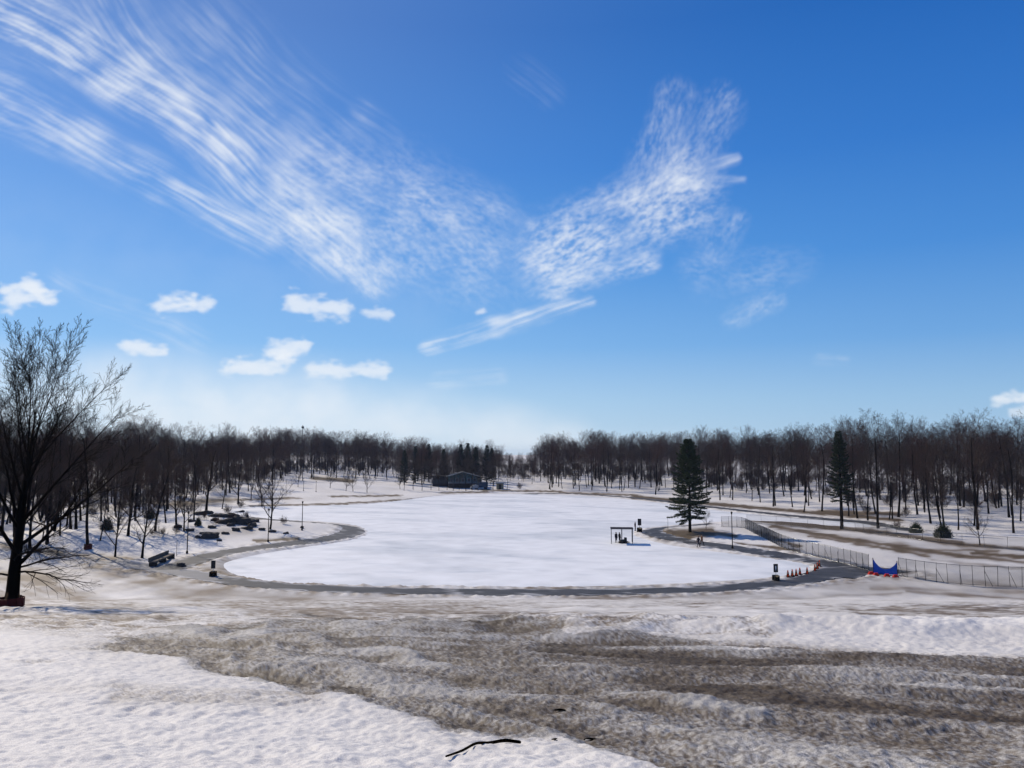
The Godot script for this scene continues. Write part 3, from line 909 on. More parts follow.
func build_trees() -> void:
	var shapes := []
	for k in 7:
		shapes.append(tree_shape(100 + k, forest_kind([15.5, 17.0, 18.0, 14.5, 16.5, 18.5, 13.5][k], [0.20, 0.22, 0.25, 0.19, 0.21, 0.26, 0.18][k], [0.36, 0.42, 0.38, 0.30, 0.44, 0.36, 0.28][k], [0.46, 0.42, 0.45, 0.50, 0.40, 0.42, 0.52][k], [1.1, 1.1, 1.2, 1.0, 1.1, 1.2, 1.0][k])))
	print("forest shapes ", Time.get_ticks_msec())
	var barks := [M.bark, M.bark_dark]
	var twigs := [M.twigs, M.twigs_grey, M.twigs_red]
	# ---- trees that stand apart
	var big := stand(11, 607)
	var hero := {"h": 10.4, "r": 0.34, "segs": [10, 9, 6, 4, 2], "sides": [12, 8, 5, 4, 3], "bend": [0.015, 0.05, 0.07, 0.08, 0.06], "rise": [0.1, 0.42, 0.35, 0.30, 0.1], "tip": [0.06, 0.12, 0.25, 0.4, 0.6],
		"count": [22, 12, 8, 5], "start": [0.20, 0.25, 0.15, 0.1], "angle": [0.67, 0.55, 0.55, 0.55], "ratio": [0.70, 0.36, 0.42, 0.5], "taper": [0.60, 0.55, 0.5, 0.6], "rr": [0.42, 0.45, 0.5, 0.55], "thin": 0.0065, "lean": 0.03}
	rng.seed = 48
	var hw := MB.new()
	var hc := MB.new()
	grow(hw, hc, Vector3(0, -0.3, 0), Vector3(0.02, 1, 0).normalized(), hero.h, hero.r, 0, hero)
	for e in [[1.7, 0.3, 4.2], [1.9, -0.5, 3.4], [2.3, 0.9, 3.8], [1.5, 2.6, 3.0], [2.4, -1.4, 3.2]]:       # low limbs arching outwards
		grow(hw, hc, Vector3(0.06, e[0], 0), Vector3(cos(e[1]), 0.38, sin(e[1])).normalized(), e[2], 0.06, 2, hero.merged({"rise": [0, 0, -0.45, -0.2, 0], "count": [0, 0, 13, 6], "bend": [0, 0, 0.10, 0.12, 0.1]}, true))
	tree("deciduous_tree", [hw.mesh(), hc.mesh()], "large bare many-stemmed tree with a red guard round its foot", "tree", big, 0.0, 1.2, "", M.bark, M.bark)
	var lone := {"h": 8.0, "r": 0.16, "segs": [7, 6, 4, 2, 1], "sides": [8, 5, 4, 3, 3], "bend": [0.05, 0.1, 0.14, 0.16, 0.1], "rise": [0.1, 0.4, 0.3, 0.2, 0.1], "tip": [0.2, 0.2, 0.3, 0.4, 0.6],
		"count": [13, 8, 6, 4], "start": [0.2, 0.2, 0.15, 0.15], "angle": [0.85, 0.65, 0.7, 0.7], "ratio": [0.62, 0.45, 0.5, 0.5], "taper": [0.5, 0.5, 0.5, 0.6], "rr": [0.6, 0.5, 0.5, 0.55], "thin": 0.008, "lean": 0.06}
	var la := tree_shape(52, lone)
	var lb := tree_shape(53, lone)
	var lc := tree_shape(54, lone)
	tree("deciduous_tree", shapes[5], "tall bare tree with a small red guard round its foot", "tree", stand(88, 549), 1.0, 0.95, "", M.bark_dark, M.twigs_grey)
	tree("deciduous_tree", la, "small bare tree on snow next to the red-guarded tall tree", "tree", stand(115, 557), 0.0, 0.98, "", M.bark_dark, M.twigs_grey)
	tree("deciduous_tree", lb, "small bare tree with low spreading limbs beside the plank bench", "tree", stand(142, 558), 2.1, 1.15, "", M.bark_dark, M.twigs_grey)
	tree("deciduous_tree", lc, "lone bare tree with wide low crown on the rocky snow spit", "tree", stand(270, 529), 0.7, 1.22, "", M.bark_dark, M.twigs)
	tree("deciduous_tree", la, "leaning slim bare tree by the snowy rock ledges", "tree", stand(184, 531), 3.3, 0.95, "", M.bark_dark, M.twigs_grey)
	tree("sapling", lc, "thin pale sapling in the snow behind the wire fence", "tree", stand(980, 545), 1.3, 0.62, "", M.twigs_grey, M.twigs_grey)
	tree("sapling", lb, "thin sapling standing beside the big spruce on the spit", "tree", stand(706, 529), 0.3, 0.40, "", M.twigs_grey, M.twigs_grey)
	var lbank := [[60, 536, 1.5], [76, 529, 1.7], [100, 541, 1.3], [128, 536, 1.5], [135, 521, 1.8], [155, 531, 1.4], [166, 523, 1.7], [177, 528, 1.3], [194, 520, 1.7], [206, 512, 1.8], [222, 509, 1.6], [238, 504, 1.7], [251, 500, 1.6], [30, 548, 1.5], [14, 537, 1.8], [47, 544, 1.6], [118, 528, 1.8], [262, 506, 1.4]]
	for k in lbank.size():
		tree("bank_tree", [lb, lc, la][k % 3] if k % 2 else shapes[3 + 3 * (k / 2 % 2)], "bare tree on the snowy bank between the dense wood and the rock ledges", "tree", stand(lbank[k][0], lbank[k][1]), k * 2.3, lbank[k][2] if k % 2 else lbank[k][2] * 0.5, "bare trees on the snowy bank", M.bark_dark, [M.twigs_grey, M.twigs][k % 2])
	var spot := [[298, 487], [346, 491], [353, 491.5], [367, 492.5], [400, 489], [330, 488]]
	for k in spot.size():
		tree("young_tree", [la, lb, lc][k % 3], "slender young bare tree on the far snowy clearing", "tree", stand(spot[k][0], spot[k][1]), k * 1.1, 0.72 + 0.06 * (k % 4), "young trees on the far clearing", M.bark_dark, M.twigs_grey)
	var pv := [[404, 490.5], [413, 489.5], [422, 490.5], [431, 489.8], [439, 490.6], [447, 490], [453, 490.8], [459, 490.2], [466, 491], [472, 490.4], [478, 491], [487, 490.2], [493, 489.6], [507, 490.5]]
	for k in pv.size():
		tree("bare_tree", shapes[k % 7], "small bare tree on the shore before the pavilion and low building", "tree", stand(pv[k][0], pv[k][1]), k * 1.7, 0.46 + 0.05 * (k * 3 % 5), "bare trees before the pavilion", M.bark_dark, M.twigs_grey)
	# guards
	var gp := big
	var gb := MB.new()
	for k in 10:
		var a := TAU * k / 10
		gb.box(Vector3(-0.20, 0.0, 0.62), Vector3(0.20, 0.52 + 0.03 * (k % 3), 0.68), Transform3D(Basis(Vector3.UP, a), Vector3.ZERO))
	one("tree_guard", gb.mesh(), M.guard_red, "dark red guard round the foot of the large many-stemmed tree", "tree guard", gp)
	var gq := stand(88, 549)
	var gs := one("tree_guard", gb.mesh(), M.guard_red, "small red guard round the foot of the tall bare tree", "tree guard", gq)
	gs.scale = Vector3(0.8, 1.5, 0.8)
	# conifers
	var spruce := conifer_shape(61, 17.4, 4.6, 0.16, 0.42, 0.35, 0.42)
	tree("spruce_tree", spruce, "big dark spruce with open lower branches on the grassy spit", "tree", stand(690, 532), 0.4, 1.0, "", M.bark_dark, M.needles)
	var narrow := conifer_shape(62, 20.0, 2.9, 0.30, 0.55, 0.25, 0.25)
	tree("spruce_tree", narrow, "tall narrow dark spruce among bare trees behind the fence", "tree", stand(842, 529), 0.4, 0.97, "", M.bark_dark, M.needles_dark)
	var far_spruce := conifer_shape(63, 18.0, 3.4, 0.08, 0.6, 0.1, 0.2)
	var fs := [[405, 450], [416, 446], [429, 444], [444, 449], [461, 444], [468, 443], [476, 447], [487, 445], [492, 448]]
	for k in fs.size():
		var p := ground(fs[k][0], 486.5)
		p.z -= 14.0 + 9.0 * (k % 3)
		p.x = (fs[k][0] - 512.0) / F * -p.z
		p.y = height(p.x, -p.z)
		var top: Vector3 = EYE + ray(fs[k][0], fs[k][1]) * (-p.z / -ray(fs[k][0], fs[k][1]).z)
		tree("spruce_tree", far_spruce, "dark pointed spruce standing behind the teal pavilion", "tree", p, k * 0.9, clampf((top.y - p.y) / 18.0, 0.6, 1.5), "spruces behind the pavilion", M.bark_dark, M.needles_dark)
	var cedar := shrub_shape(71, 2.7, 2.4, 5200)
	var sp := [[943, 538, 1.0, "rounded dark evergreen bush at the foot of the trees behind the fence"], [916, 533, 0.85, "smaller lighter evergreen bush next to the rounded dark one"]]
	for s in sp:
		var o := thing("evergreen_bush", s[3], "bush", stand(s[0], s[1]), 0.5)
		o.scale = Vector3.ONE * s[2]
		part("stems", cedar[0], M.bark_dark, o)
		part("foliage", cedar[1], M.needles_dark if s[0] == 943 else M.needles, o)
	var low := shrub_shape(72, 2.2, 1.5, 1700)
	var bs := [[54, 521, 1.3], [107, 530, 1.2], [150, 519, 1.2], [198, 526, 0.8]]
	for s in bs:
		var o := thing("evergreen_shrub", "low dark evergreen shrub in the snow near the rock ledges", "shrub", stand(s[0], s[1]), s[0] * 0.3, "evergreen shrubs on the snowy mound")
		o.scale = Vector3.ONE * s[2]
		part("stems", low[0], M.bark_dark, o)
		part("foliage", low[1], M.needles_dark, o)
	var dry := tree_shape(58, BRUSH)
	var dsr := [[162, 537, 0.5], [152, 536, 0.4], [240, 508, 0.7], [520, 489, 0.8], [190, 514, 0.8], [283, 524, 0.45], [866, 514, 0.8], [905, 517, 0.8], [215, 524, 0.5], [228, 514, 0.6], [204, 520, 0.6], [176, 534, 0.5], [246, 519, 0.5], [232, 520, 0.45], [898, 528, 0.5]]
	for s in dsr:
		var o := thing("dry_shrub", "low brown leafless shrub poking out of the snow", "shrub", stand(s[0], s[1]), s[0] * 0.3, "brown shrubs in the snow")
		o.scale = Vector3.ONE * s[2]
		part("stems", dry[0], M.twigs_red, o)
		part("twigs", dry[1], M.twigs_red, o)
	# ---- the wood
	var front := wood_front()
	rng.seed = 777
	var spots := []
	var x := -560.0
	while x < 560.0:
		var d := 100.0
		while d < 640.0:
			var px := x + rng.randf_range(-3.0, 3.0)
			var pd := d + rng.randf_range(-3.0, 3.0)
			d += 6.4
			var luck := rng.randf()
			var u := 512.0 + px / pd * F * 1.004
			if u < -170.0 or u > 1200.0: continue
			var j := 0
			while j < front.size() - 2 and front[j + 1][0] <= u: j += 1
			var df: float = lerpf(front[j][1], front[j + 1][1], clampf((u - front[j][0]) / (front[j + 1][0] - front[j][0]), 0.0, 1.0))
			var behind := pd - df
			if behind < 0.0 or behind > 175.0: continue
			if u > 503.0 and u < 531.0 and behind < 45.0: continue
			if u > 440.0 and u < 508.0 and behind < 12.0: continue
			if shore(px, pd) < 5.0: continue
			var keep := 0.52 if u > 640.0 else 0.60
			if behind < 25.0: keep *= 0.95
			if luck > keep: continue
			var rank := behind + absf(u - clampf(u, -20.0, 1044.0)) * 2.0
			var grown := rng.randf_range(0.72, 1.12) * (1.0 - 0.26 * exp(-pow((u - 470.0) / 85.0, 2.0)))
			if u > 500.0 and u < 534.0: grown *= 0.62
			spots.append([rank, px, pd, u, rng.randi() % 7, rng.randf() * TAU, grown, rng.randi() % 3])
		x += 6.4
	spots.sort_custom(func(a, b): return a[0] < b[0])
	var left_over := []
	for k in 7: left_over.append([])
	var made := 0
	for s in spots:
		var p := Vector3(s[1], land(s[1], s[2]), -s[2])
		if made < 275:
			made += 1
			var label := "tall bare tree in the open wood behind the wire fences and dirt track"
			var group := "bare trees behind the fences"
			if s[3] < 268.0:
				label = "bare tree in the dense wood rising behind the rock ledges"
				group = "bare trees behind the rock ledges"
			elif s[3] < 506.0:
				label = "bare tree in the wood beyond the far clearing and pavilion"
				group = "bare trees beyond the far clearing"
			elif s[3] < 790.0:
				label = "bare tree in the row along the far shore past the spruce spit"
				group = "bare trees along the far shore"
			tree("bare_tree", shapes[s[4]], label, "tree", p, s[5], s[6], group, barks[s[4] % 2], twigs[s[7]])
		else:
			left_over[s[4]].append([p, s[5], s[6]])
	var brush := tree_shape(57, BRUSH)
	var bm := MultiMesh.new()
	bm.transform_format = MultiMesh.TRANSFORM_3D
	bm.mesh = brush[1]
	var under := []
	for s in spots:
		if s[0] > 55.0 or (s[3] < 268.0 and s[0] > 30.0):
			for k in 1:
				var px: float = s[1] + rng.randf_range(-3.5, 3.5)
				var pd: float = s[2] + rng.randf_range(-3.5, 3.5)
				under.append(Transform3D(Basis(Vector3.UP, rng.randf() * TAU).scaled(Vector3.ONE * rng.randf_range(0.7, 1.5)), Vector3(px, land(px, pd), -pd)))
	bm.instance_count = under.size()
	for k in under.size(): bm.set_instance_transform(k, under[k])
	var uo := MultiMeshInstance3D.new()
	uo.name = "undergrowth"
	uo.multimesh = bm
	uo.material_override = M.twigs
	add_child(uo)
	tag(uo, "tangle of bare undergrowth deep between the trunks of the wood", "undergrowth", "", "stuff")
	var wood := thing("distant_wood", "mass of bare treetops rising behind the front rows of trees", "wood", Vector3.ZERO)
	wood.set_meta("kind", "stuff")
	for k in 7:
		for w in 2:
			var mm := MultiMesh.new()
			mm.transform_format = MultiMesh.TRANSFORM_3D
			mm.mesh = shapes[k][w]
			mm.instance_count = left_over[k].size()
			for q in left_over[k].size():
				var e = left_over[k][q]
				mm.set_instance_transform(q, Transform3D(Basis(Vector3.UP, e[1]).scaled(Vector3.ONE * e[2]), e[0]))
			var o := MultiMeshInstance3D.new()
			o.name = "trunks" if w == 0 else "crowns"
			o.multimesh = mm
			o.material_override = barks[k % 2] if w == 0 else twigs[k % 3]
			o.set_meta("kind", "stuff")
			wood.add_child(o, true)
	print("trees: ", spots.size(), " ", Time.get_ticks_msec())


# ---------------------------------------------------------------- people
func figure_mesh(bones: Array, cell: float) -> ArrayMesh:
	var lo := Vector3.INF
	var hi := -Vector3.INF
	for b in bones:
		var r: float = maxf(b[2], b[3]) + cell * 2.5
		lo = lo.min((b[0] as Vector3).min(b[1]) - Vector3.ONE * r)
		hi = hi.max((b[0] as Vector3).max(b[1]) + Vector3.ONE * r)
	var nx := int((hi.x - lo.x) / cell) + 2
	var ny := int((hi.y - lo.y) / cell) + 2
	var nz := int((hi.z - lo.z) / cell) + 2
	var f := PackedFloat32Array()
	f.resize(nx * ny * nz)
	for z in nz:
		for y in ny:
			for x in nx:
				f[(z * ny + y) * nx + x] = figure_field(lo + Vector3(x, y, z) * cell, bones).x
	var mb := MB.new()
	var id := {}
	for z in nz - 1:
		for y in ny - 1:
			for x in nx - 1:
				var sum := Vector3.ZERO
				var hits := 0
				for e in [[0, 1], [2, 3], [4, 5], [6, 7], [0, 2], [1, 3], [4, 6], [5, 7], [0, 4], [1, 5], [2, 6], [3, 7]]:
					var a := Vector3i(x + (e[0] & 1), y + (e[0] >> 1 & 1), z + (e[0] >> 2))
					var b := Vector3i(x + (e[1] & 1), y + (e[1] >> 1 & 1), z + (e[1] >> 2))
					var fa := f[(a.z * ny + a.y) * nx + a.x]
					var fb := f[(b.z * ny + b.y) * nx + b.x]
					if (fa < 0.0) != (fb < 0.0):
						sum += Vector3(a).lerp(Vector3(b), fa / (fa - fb))
						hits += 1
				if hits:
					var p := lo + sum / hits * cell
					var q := figure_field(p, bones)
					var h := cell * 0.5
					id[(z * ny + y) * nx + x] = mb.v.size()
					mb.v.push_back(p)
					mb.n.push_back(Vector3(figure_field(p + Vector3(h, 0, 0), bones).x - q.x, figure_field(p + Vector3(0, h, 0), bones).x - q.x, figure_field(p + Vector3(0, 0, h), bones).x - q.x).normalized())
					mb.c.push_back(bones[int(q.y)][4])
	for z in range(1, nz - 1):
		for y in range(1, ny - 1):
			for x in range(1, nx - 1):
				var k := (z * ny + y) * nx + x
				for axis in 3:
					var s: int = [1, nx, nx * ny][axis]
					var in_a := f[k] < 0.0
					if in_a != (f[k + s] < 0.0):
						var o1: int = [nx, nx * ny, 1][axis]
						var o2: int = [nx * ny, 1, nx][axis]
						if id.has(k) and id.has(k - o1) and id.has(k - o2) and id.has(k - o1 - o2):
							var q := [id[k - o1 - o2], id[k - o2], id[k], id[k - o1]]
							if in_a: q.reverse()
							mb.i.append_array(PackedInt32Array([q[0], q[1], q[2], q[0], q[2], q[3]]))
	return mb.mesh()

func figure_field(p: Vector3, bones: Array) -> Vector2:
	var total := 0.0
	var near := 1e9
	var which := 0
	for k in bones.size():
		var b = bones[k]
		var a: Vector3 = b[0]
		var ab: Vector3 = b[1] - a
		var t := clampf((p - a).dot(ab) / maxf(ab.length_squared(), 1e-9), 0.0, 1.0)
		var d: float = p.distance_to(a + ab * t) - lerpf(b[2], b[3], t)
		total += exp(-d * 38.0)
		if d < near:
			near = d; which = k
	return Vector2(-log(maxf(total, 1e-30)) / 38.0, which)

func person_shape(stride: float, coat: Color, legs: Color) -> ArrayMesh:
	var skin := Color(0.42, 0.27, 0.20)
	var boot := Color(0.02, 0.018, 0.016)
	var b := [
		[Vector3(0, 0.98, 0), Vector3(0, 1.22, 0.0), 0.155, 0.150, coat], [Vector3(-0.06, 1.36, 0), Vector3(0.06, 1.36, 0), 0.135, 0.135, coat], [Vector3(0, 1.22, 0), Vector3(0, 1.38, 0), 0.15, 0.14, coat],
		[Vector3(0, 1.46, 0), Vector3(0, 1.54, 0.01), 0.055, 0.05, skin], [Vector3(0, 1.60, 0.015), Vector3(0, 1.67, 0.0), 0.080, 0.095, skin], [Vector3(0, 1.61, 0.09), Vector3(0, 1.59, 0.105), 0.016, 0.018, skin],
	]
	for s in [-1.0, 1.0]:
		var sw: float = stride * s
		var hip := Vector3(0.09 * s, 0.92, 0)
		var knee := Vector3(0.10 * s, 0.50, sw * 0.22 + 0.03)
		var ankle := Vector3(0.11 * s, 0.09, sw * 0.34 - maxf(0.0, -sw) * 0.1)
		b.append([hip, knee, 0.095, 0.065, legs])
		b.append([knee, ankle, 0.065, 0.045, legs])
		b.append([ankle + Vector3(0, -0.045, -0.03), ankle + Vector3(0.01 * s, -0.05, 0.15), 0.045, 0.04, boot])
		var sh := Vector3(0.19 * s, 1.40, 0)
		var el := Vector3(0.25 * s, 1.13, -sw * 0.14)
		var wr := Vector3(0.24 * s, 0.89, -sw * 0.20 + 0.06)
		b.append([sh, el, 0.062, 0.05, coat])
		b.append([el, wr, 0.05, 0.036, coat])
		for fi in 4:
			var o := Vector3(0.0, 0.0, 0.022 * (fi - 1.5))
			b.append([wr + Vector3(0, -0.04, 0) + o, wr + Vector3(-0.01 * s, -0.15 + 0.008 * absf(fi - 1.5), 0.02) + o, 0.013, 0.009, skin])
		b.append([wr + Vector3(0, -0.03, 0.02), wr + Vector3(-0.015 * s, -0.09, 0.06), 0.013, 0.010, skin])
	return figure_mesh(b, 0.03)

func build_people() -> void:
	var list := [
		[616.2, 545.2, 0.1, Color(0.02, 0.02, 0.028), Color(0.018, 0.02, 0.03), 0.4, "person in dark coat standing under the flat canopy on ice"],
		[619.6, 545.4, 0.0, Color(0.03, 0.024, 0.024), Color(0.015, 0.016, 0.02), 2.2, "person in dark brownish coat standing under the canopy beside another"],
		[635.2, 531.6, 0.1, Color(0.05, 0.035, 0.045), Color(0.02, 0.02, 0.026), 1.2, "person standing by the sign post at the spit's tip"],
		[698.6, 547.4, 0.9, Color(0.018, 0.018, 0.024), Color(0.016, 0.018, 0.025), 2.0, "person in black coat walking on the path below the spruce"],
		[702.0, 547.0, -0.8, Color(0.16, 0.075, 0.03), Color(0.02, 0.02, 0.024), 2.0, "person in brown coat walking beside another on the path below the spruce"],
		[247.3, 522.6, 0.4, Color(0.03, 0.03, 0.04), Color(0.02, 0.02, 0.026), 0.8, "person in dark clothes alone on the ice edge by the rocky spit"],
	]
	var hat := MB.new()
	var pts := PackedVector3Array()
	var rad := PackedFloat32Array()
	for k in 6:
		var a := PI / 2 * k / 5.0
		pts.push_back(Vector3(0, 1.68 + 0.095 * sin(a), -0.005)); rad.push_back(0.108 * cos(a) + 0.004)
	hat.tube(pts, rad, 12, true)
	var hm := hat.mesh()
	for e in list:
		var p := stand(e[0], e[1])
		p.y = maxf(p.y + 0.05, 0.0)
		if path_gap(p.x, -p.z) < 0.0: p.y = land(p.x, -p.z) + 0.04
		var o := thing("person", e[6], "person", p, e[5])
		part("body", person_shape(e[2], e[3], e[4]), M.cloth, o)
		part("hat", hm, M.sign_black, o)


# ---------------------------------------------------------------- furniture
func post_shape(h: float, r: float) -> ArrayMesh:
	var mb := MB.new()
	mb.tube(PackedVector3Array([Vector3(0, -0.1, 0), Vector3(0, h * 0.15, 0), Vector3(0, h, 0)]), PackedFloat32Array([r, r * 0.8, r * 0.55]), 8, true)
	return mb.mesh()

func build_posts() -> void:
	var list := [[187, 553.5, 514, "lamp", "dark lamp post beside the curved path near the plank bench"], [268, 543, 512, "lamp", "dark lamp post beside the lone bare tree on the rocky spit"], [302, 530, 503, "lamp", "thin lamp post standing on the snowy spit past the lone tree"],
		[732.5, 548.5, 514, "lamp", "dark lamp post by the end of the wire fence"], [303.5, 491, 479, "lamp", "tiny far lamp post on the clearing by the far wood"], [316, 492, 482, "lamp", "far lamp post on the clearing left of the young trees"],
		[217, 545.5, 532, "stake", "short thin stake in the snow below the rock ledges"], [176.5, 556, 540, "stake", "slim stake in the snow between the bench and lamp post"], [668, 529.5, 519, "stake", "thin stake in the ground beside the big spruce trunk"]]
	for e in list:
		var p := stand(e[0], e[1])
		var h: float = (e[1] - e[2]) * metres(p)
		var lamp: bool = e[3] == "lamp"
		var o := thing("lamp_post" if lamp else "stake", e[4], "lamp post" if lamp else "stake", p)
		part("pole", post_shape(h, 0.10 if lamp else 0.045), M.dark_steel if lamp else M.wood_grey, o)
		if lamp:
			var mb := MB.new()
			mb.tube(PackedVector3Array([Vector3(0, h - 0.05, 0), Vector3(0, h + 0.02, 0), Vector3(0, h + 0.32, 0), Vector3(0, h + 0.42, 0)]), PackedFloat32Array([0.06, 0.10, 0.16, 0.03]), 10, true)
			part("lantern", mb.mesh(), M.dark_steel, o)
			var ft := MB.new()
			ft.tube(PackedVector3Array([Vector3(0, -0.1, 0), Vector3(0, 0.35, 0), Vector3(0, 0.45, 0)]), PackedFloat32Array([0.17, 0.16, 0.09]), 10, true)
			part("foot", ft.mesh(), M.dark_steel, o)
	# far radio mast above the trees
	var mp := ground(303, 478)
	mp.z -= 120.0
	mp.x = (303.0 - 512.0) / F * -mp.z
	mp.y = land(mp.x, -mp.z)
	var mh: float = (EYE + ray(303, 425) * (-mp.z / -ray(303, 425).z)).y - mp.y
	var mast := thing("radio_mast", "thin mast rising above the far wood", "mast", mp)
	part("pole", post_shape(mh, 0.35), M.dark_steel, mast)
	var arms := MB.new()
	arms.box(Vector3(-0.8, mh - 2.2, -0.12), Vector3(0.8, mh - 0.9, 0.12))
	part("antenna", arms.mesh(), M.dark_steel, mast)
	# signs on blocks
	var signs := [[776, 580.5, 563.5, "upright black sign on a concrete block beside the orange cones"], [213, 576.5, 560, "dark sign on a brown block beside the slushy path"], [639.6, 532.5, 519, "sign on a block at the tip of the spruce spit"]]
	for k in 3:
		var e = signs[k]
		var p := stand(e[0], e[1])
		p.y = maxf(p.y, 0.02)
		var h: float = (e[1] - e[2]) * metres(p)
		var o := thing("sign_stand", e[3], "sign", p)
		o.scale = Vector3.ONE * h / 2.25
		var bl := MB.new()
		bl.tube(PackedVector3Array([Vector3(0, -0.1, 0), Vector3(0, 0.72, 0), Vector3(0, 0.78, 0)]), PackedFloat32Array([0.56, 0.54, 0.50]), 4, true)
		part("block", bl.mesh(), M.wood_dark if k == 1 else M.concrete, o).rotation.y = PI / 4
		var ps := MB.new()
		ps.box(Vector3(-0.035, 0.78, -0.035), Vector3(0.035, 2.2, 0.035))
		part("post", ps.mesh(), M.galvanised, o)
		var pn := MB.new()
		pn.box(Vector3(-0.30, 1.15, 0.036), Vector3(0.30, 2.25, 0.056))
		var board := part("board", pn.mesh(), M.sign_black, o)
		if k == 0:
			var mk := MB.new()
			mk.box(Vector3(-0.07, 1.62, 0.058), Vector3(0.07, 1.98, 0.063))
			mk.box(Vector3(-0.04, 1.40, 0.058), Vector3(0.04, 1.58, 0.063))
			part("marking", mk.mesh(), M.white_paint, board)
	# bench: a long plank on two blocks
	var ba := stand(153, 566.5)
	var bb := stand(171, 558.5)
	var along := bb - ba
	var bl2 := Vector2(along.x, along.z).length()
	var bo := thing("plank_bench", "long low plank bench on dark blocks beside the slushy path", "bench", ba, atan2(along.x, along.z))
	var sm := MB.new()
	sm.box(Vector3(-0.42, 0.62, -0.4), Vector3(0.42, 0.80, bl2 + 0.3))
	part("seat", sm.mesh(), M.wood_grey, bo)
	var bk := MB.new()
	bk.box(Vector3(0.42, 0.72, -0.4), Vector3(0.52, 1.25, bl2 + 0.3))
	part("backrest", bk.mesh(), M.wood_grey, bo)
	for z in [0.0, bl2 * 0.5, bl2 - 0.1]:
		var sb := MB.new()
		sb.box(Vector3(-0.46, -0.3, z - 0.25), Vector3(0.46, 0.618, z + 0.25))
		part("leg", sb.mesh(), M.wood_dark, bo)
	# cones
	var cone := MB.new()
	cone.tube(PackedVector3Array([Vector3(0, 0.05, 0), Vector3(0, 0.34, 0), Vector3(0, 0.72, 0), Vector3(0, 0.75, 0)]), PackedFloat32Array([0.17, 0.115, 0.045, 0.03]), 12, true)
	var cm := cone.mesh()
	var cbm := MB.new()
	cbm.box(Vector3(-0.22, 0, -0.22), Vector3(0.22, 0.05, 0.22))
	var cb2 := cbm.mesh()
	var band := MB.new()
	band.tube(PackedVector3Array([Vector3(0, 0.36, 0), Vector3(0, 0.50, 0)]), PackedFloat32Array([0.118, 0.092]), 12)
	var bm := band.mesh()
	for c in [[788, 577.5], [792.4, 577], [796.3, 576.2], [800, 575.4], [807.2, 573.8], [815, 571], [817.4, 569.2], [819.4, 566.8]]:
		var p := stand(c[0], c[1])
		p.y = maxf(p.y + 0.03, 0.012)
		var o := thing("traffic_cone", "orange traffic cone in the row at the lake's rounded corner", "cone", p, c[0] * 0.7, "traffic cones along the lake corner")
		o.scale = Vector3.ONE * 1.15
		part("base", cb2, M.rubber, o)
		part("cone", cm, M.cone_orange, o)
		part("band", bm, M.white_paint, o)
	# blue tarp hung between two posts with red barrier feet
	var ta := stand(873.5, 573.5)
	var tb := stand(897.5, 575)
	var w := ta.distance_to(tb)
	var tarp := thing("blue_tarp", "bright blue sagging tarp hung between two fence posts", "tarp", ta, -atan2(tb.z - ta.z, tb.x - ta.x))
	var sheet := MB.new()
	var hh := 15.5 * metres(ta)
	for q in 13:
		for r in 7:
			var f := q / 12.0
			var g := r / 6.0
			var top: float = hh * (1.0 - 0.62 * pow(sin(PI * f), 0.8)) * lerpf(1.0, 0.86, f)
			sheet.v.push_back(Vector3(w * f, lerpf(0.08, top, g), 0.10 * sin(f * 15.0 + g * 2.0) * sin(PI * f) * (0.4 + 0.6 * g)))
			sheet.n.push_back(Vector3.BACK)
	for q in 12:
		for r in 6:
			var k := q * 7 + r
			sheet.i.append_array(PackedInt32Array([k, k + 1, k + 7, k + 1, k + 8, k + 7]))
	var st := SurfaceTool.new()
	st.create_from(sheet.mesh(), 0)
	st.generate_normals()
	part("sheet", st.commit(), M.tarp_blue, tarp)
	for f in [0.0, 1.0]:
		var pm := MB.new()
		pm.bar(Vector3(w * f, -0.1, -0.04), Vector3(w * f, hh * lerpf(1.03, 0.92, f), -0.04), 0.05, 8)
		part("post", pm.mesh(), M.dark_steel, tarp)
	for c in [[871, 575], [876, 576.2], [887, 577], [895.5, 577.5]]:
		var p := stand(c[0], c[1])
		var mb := MB.new()
		mb.box(Vector3(-0.32, 0, -0.18), Vector3(0.32, 0.20, 0.18))
		mb.box(Vector3(-0.22, 0.20, -0.10), Vector3(0.22, 0.38, 0.10))
		one("barrier_foot", mb.mesh(), M.barrier_red, "red plastic barrier foot standing before the blue tarp", "barrier", p, "red barrier feet before the tarp")

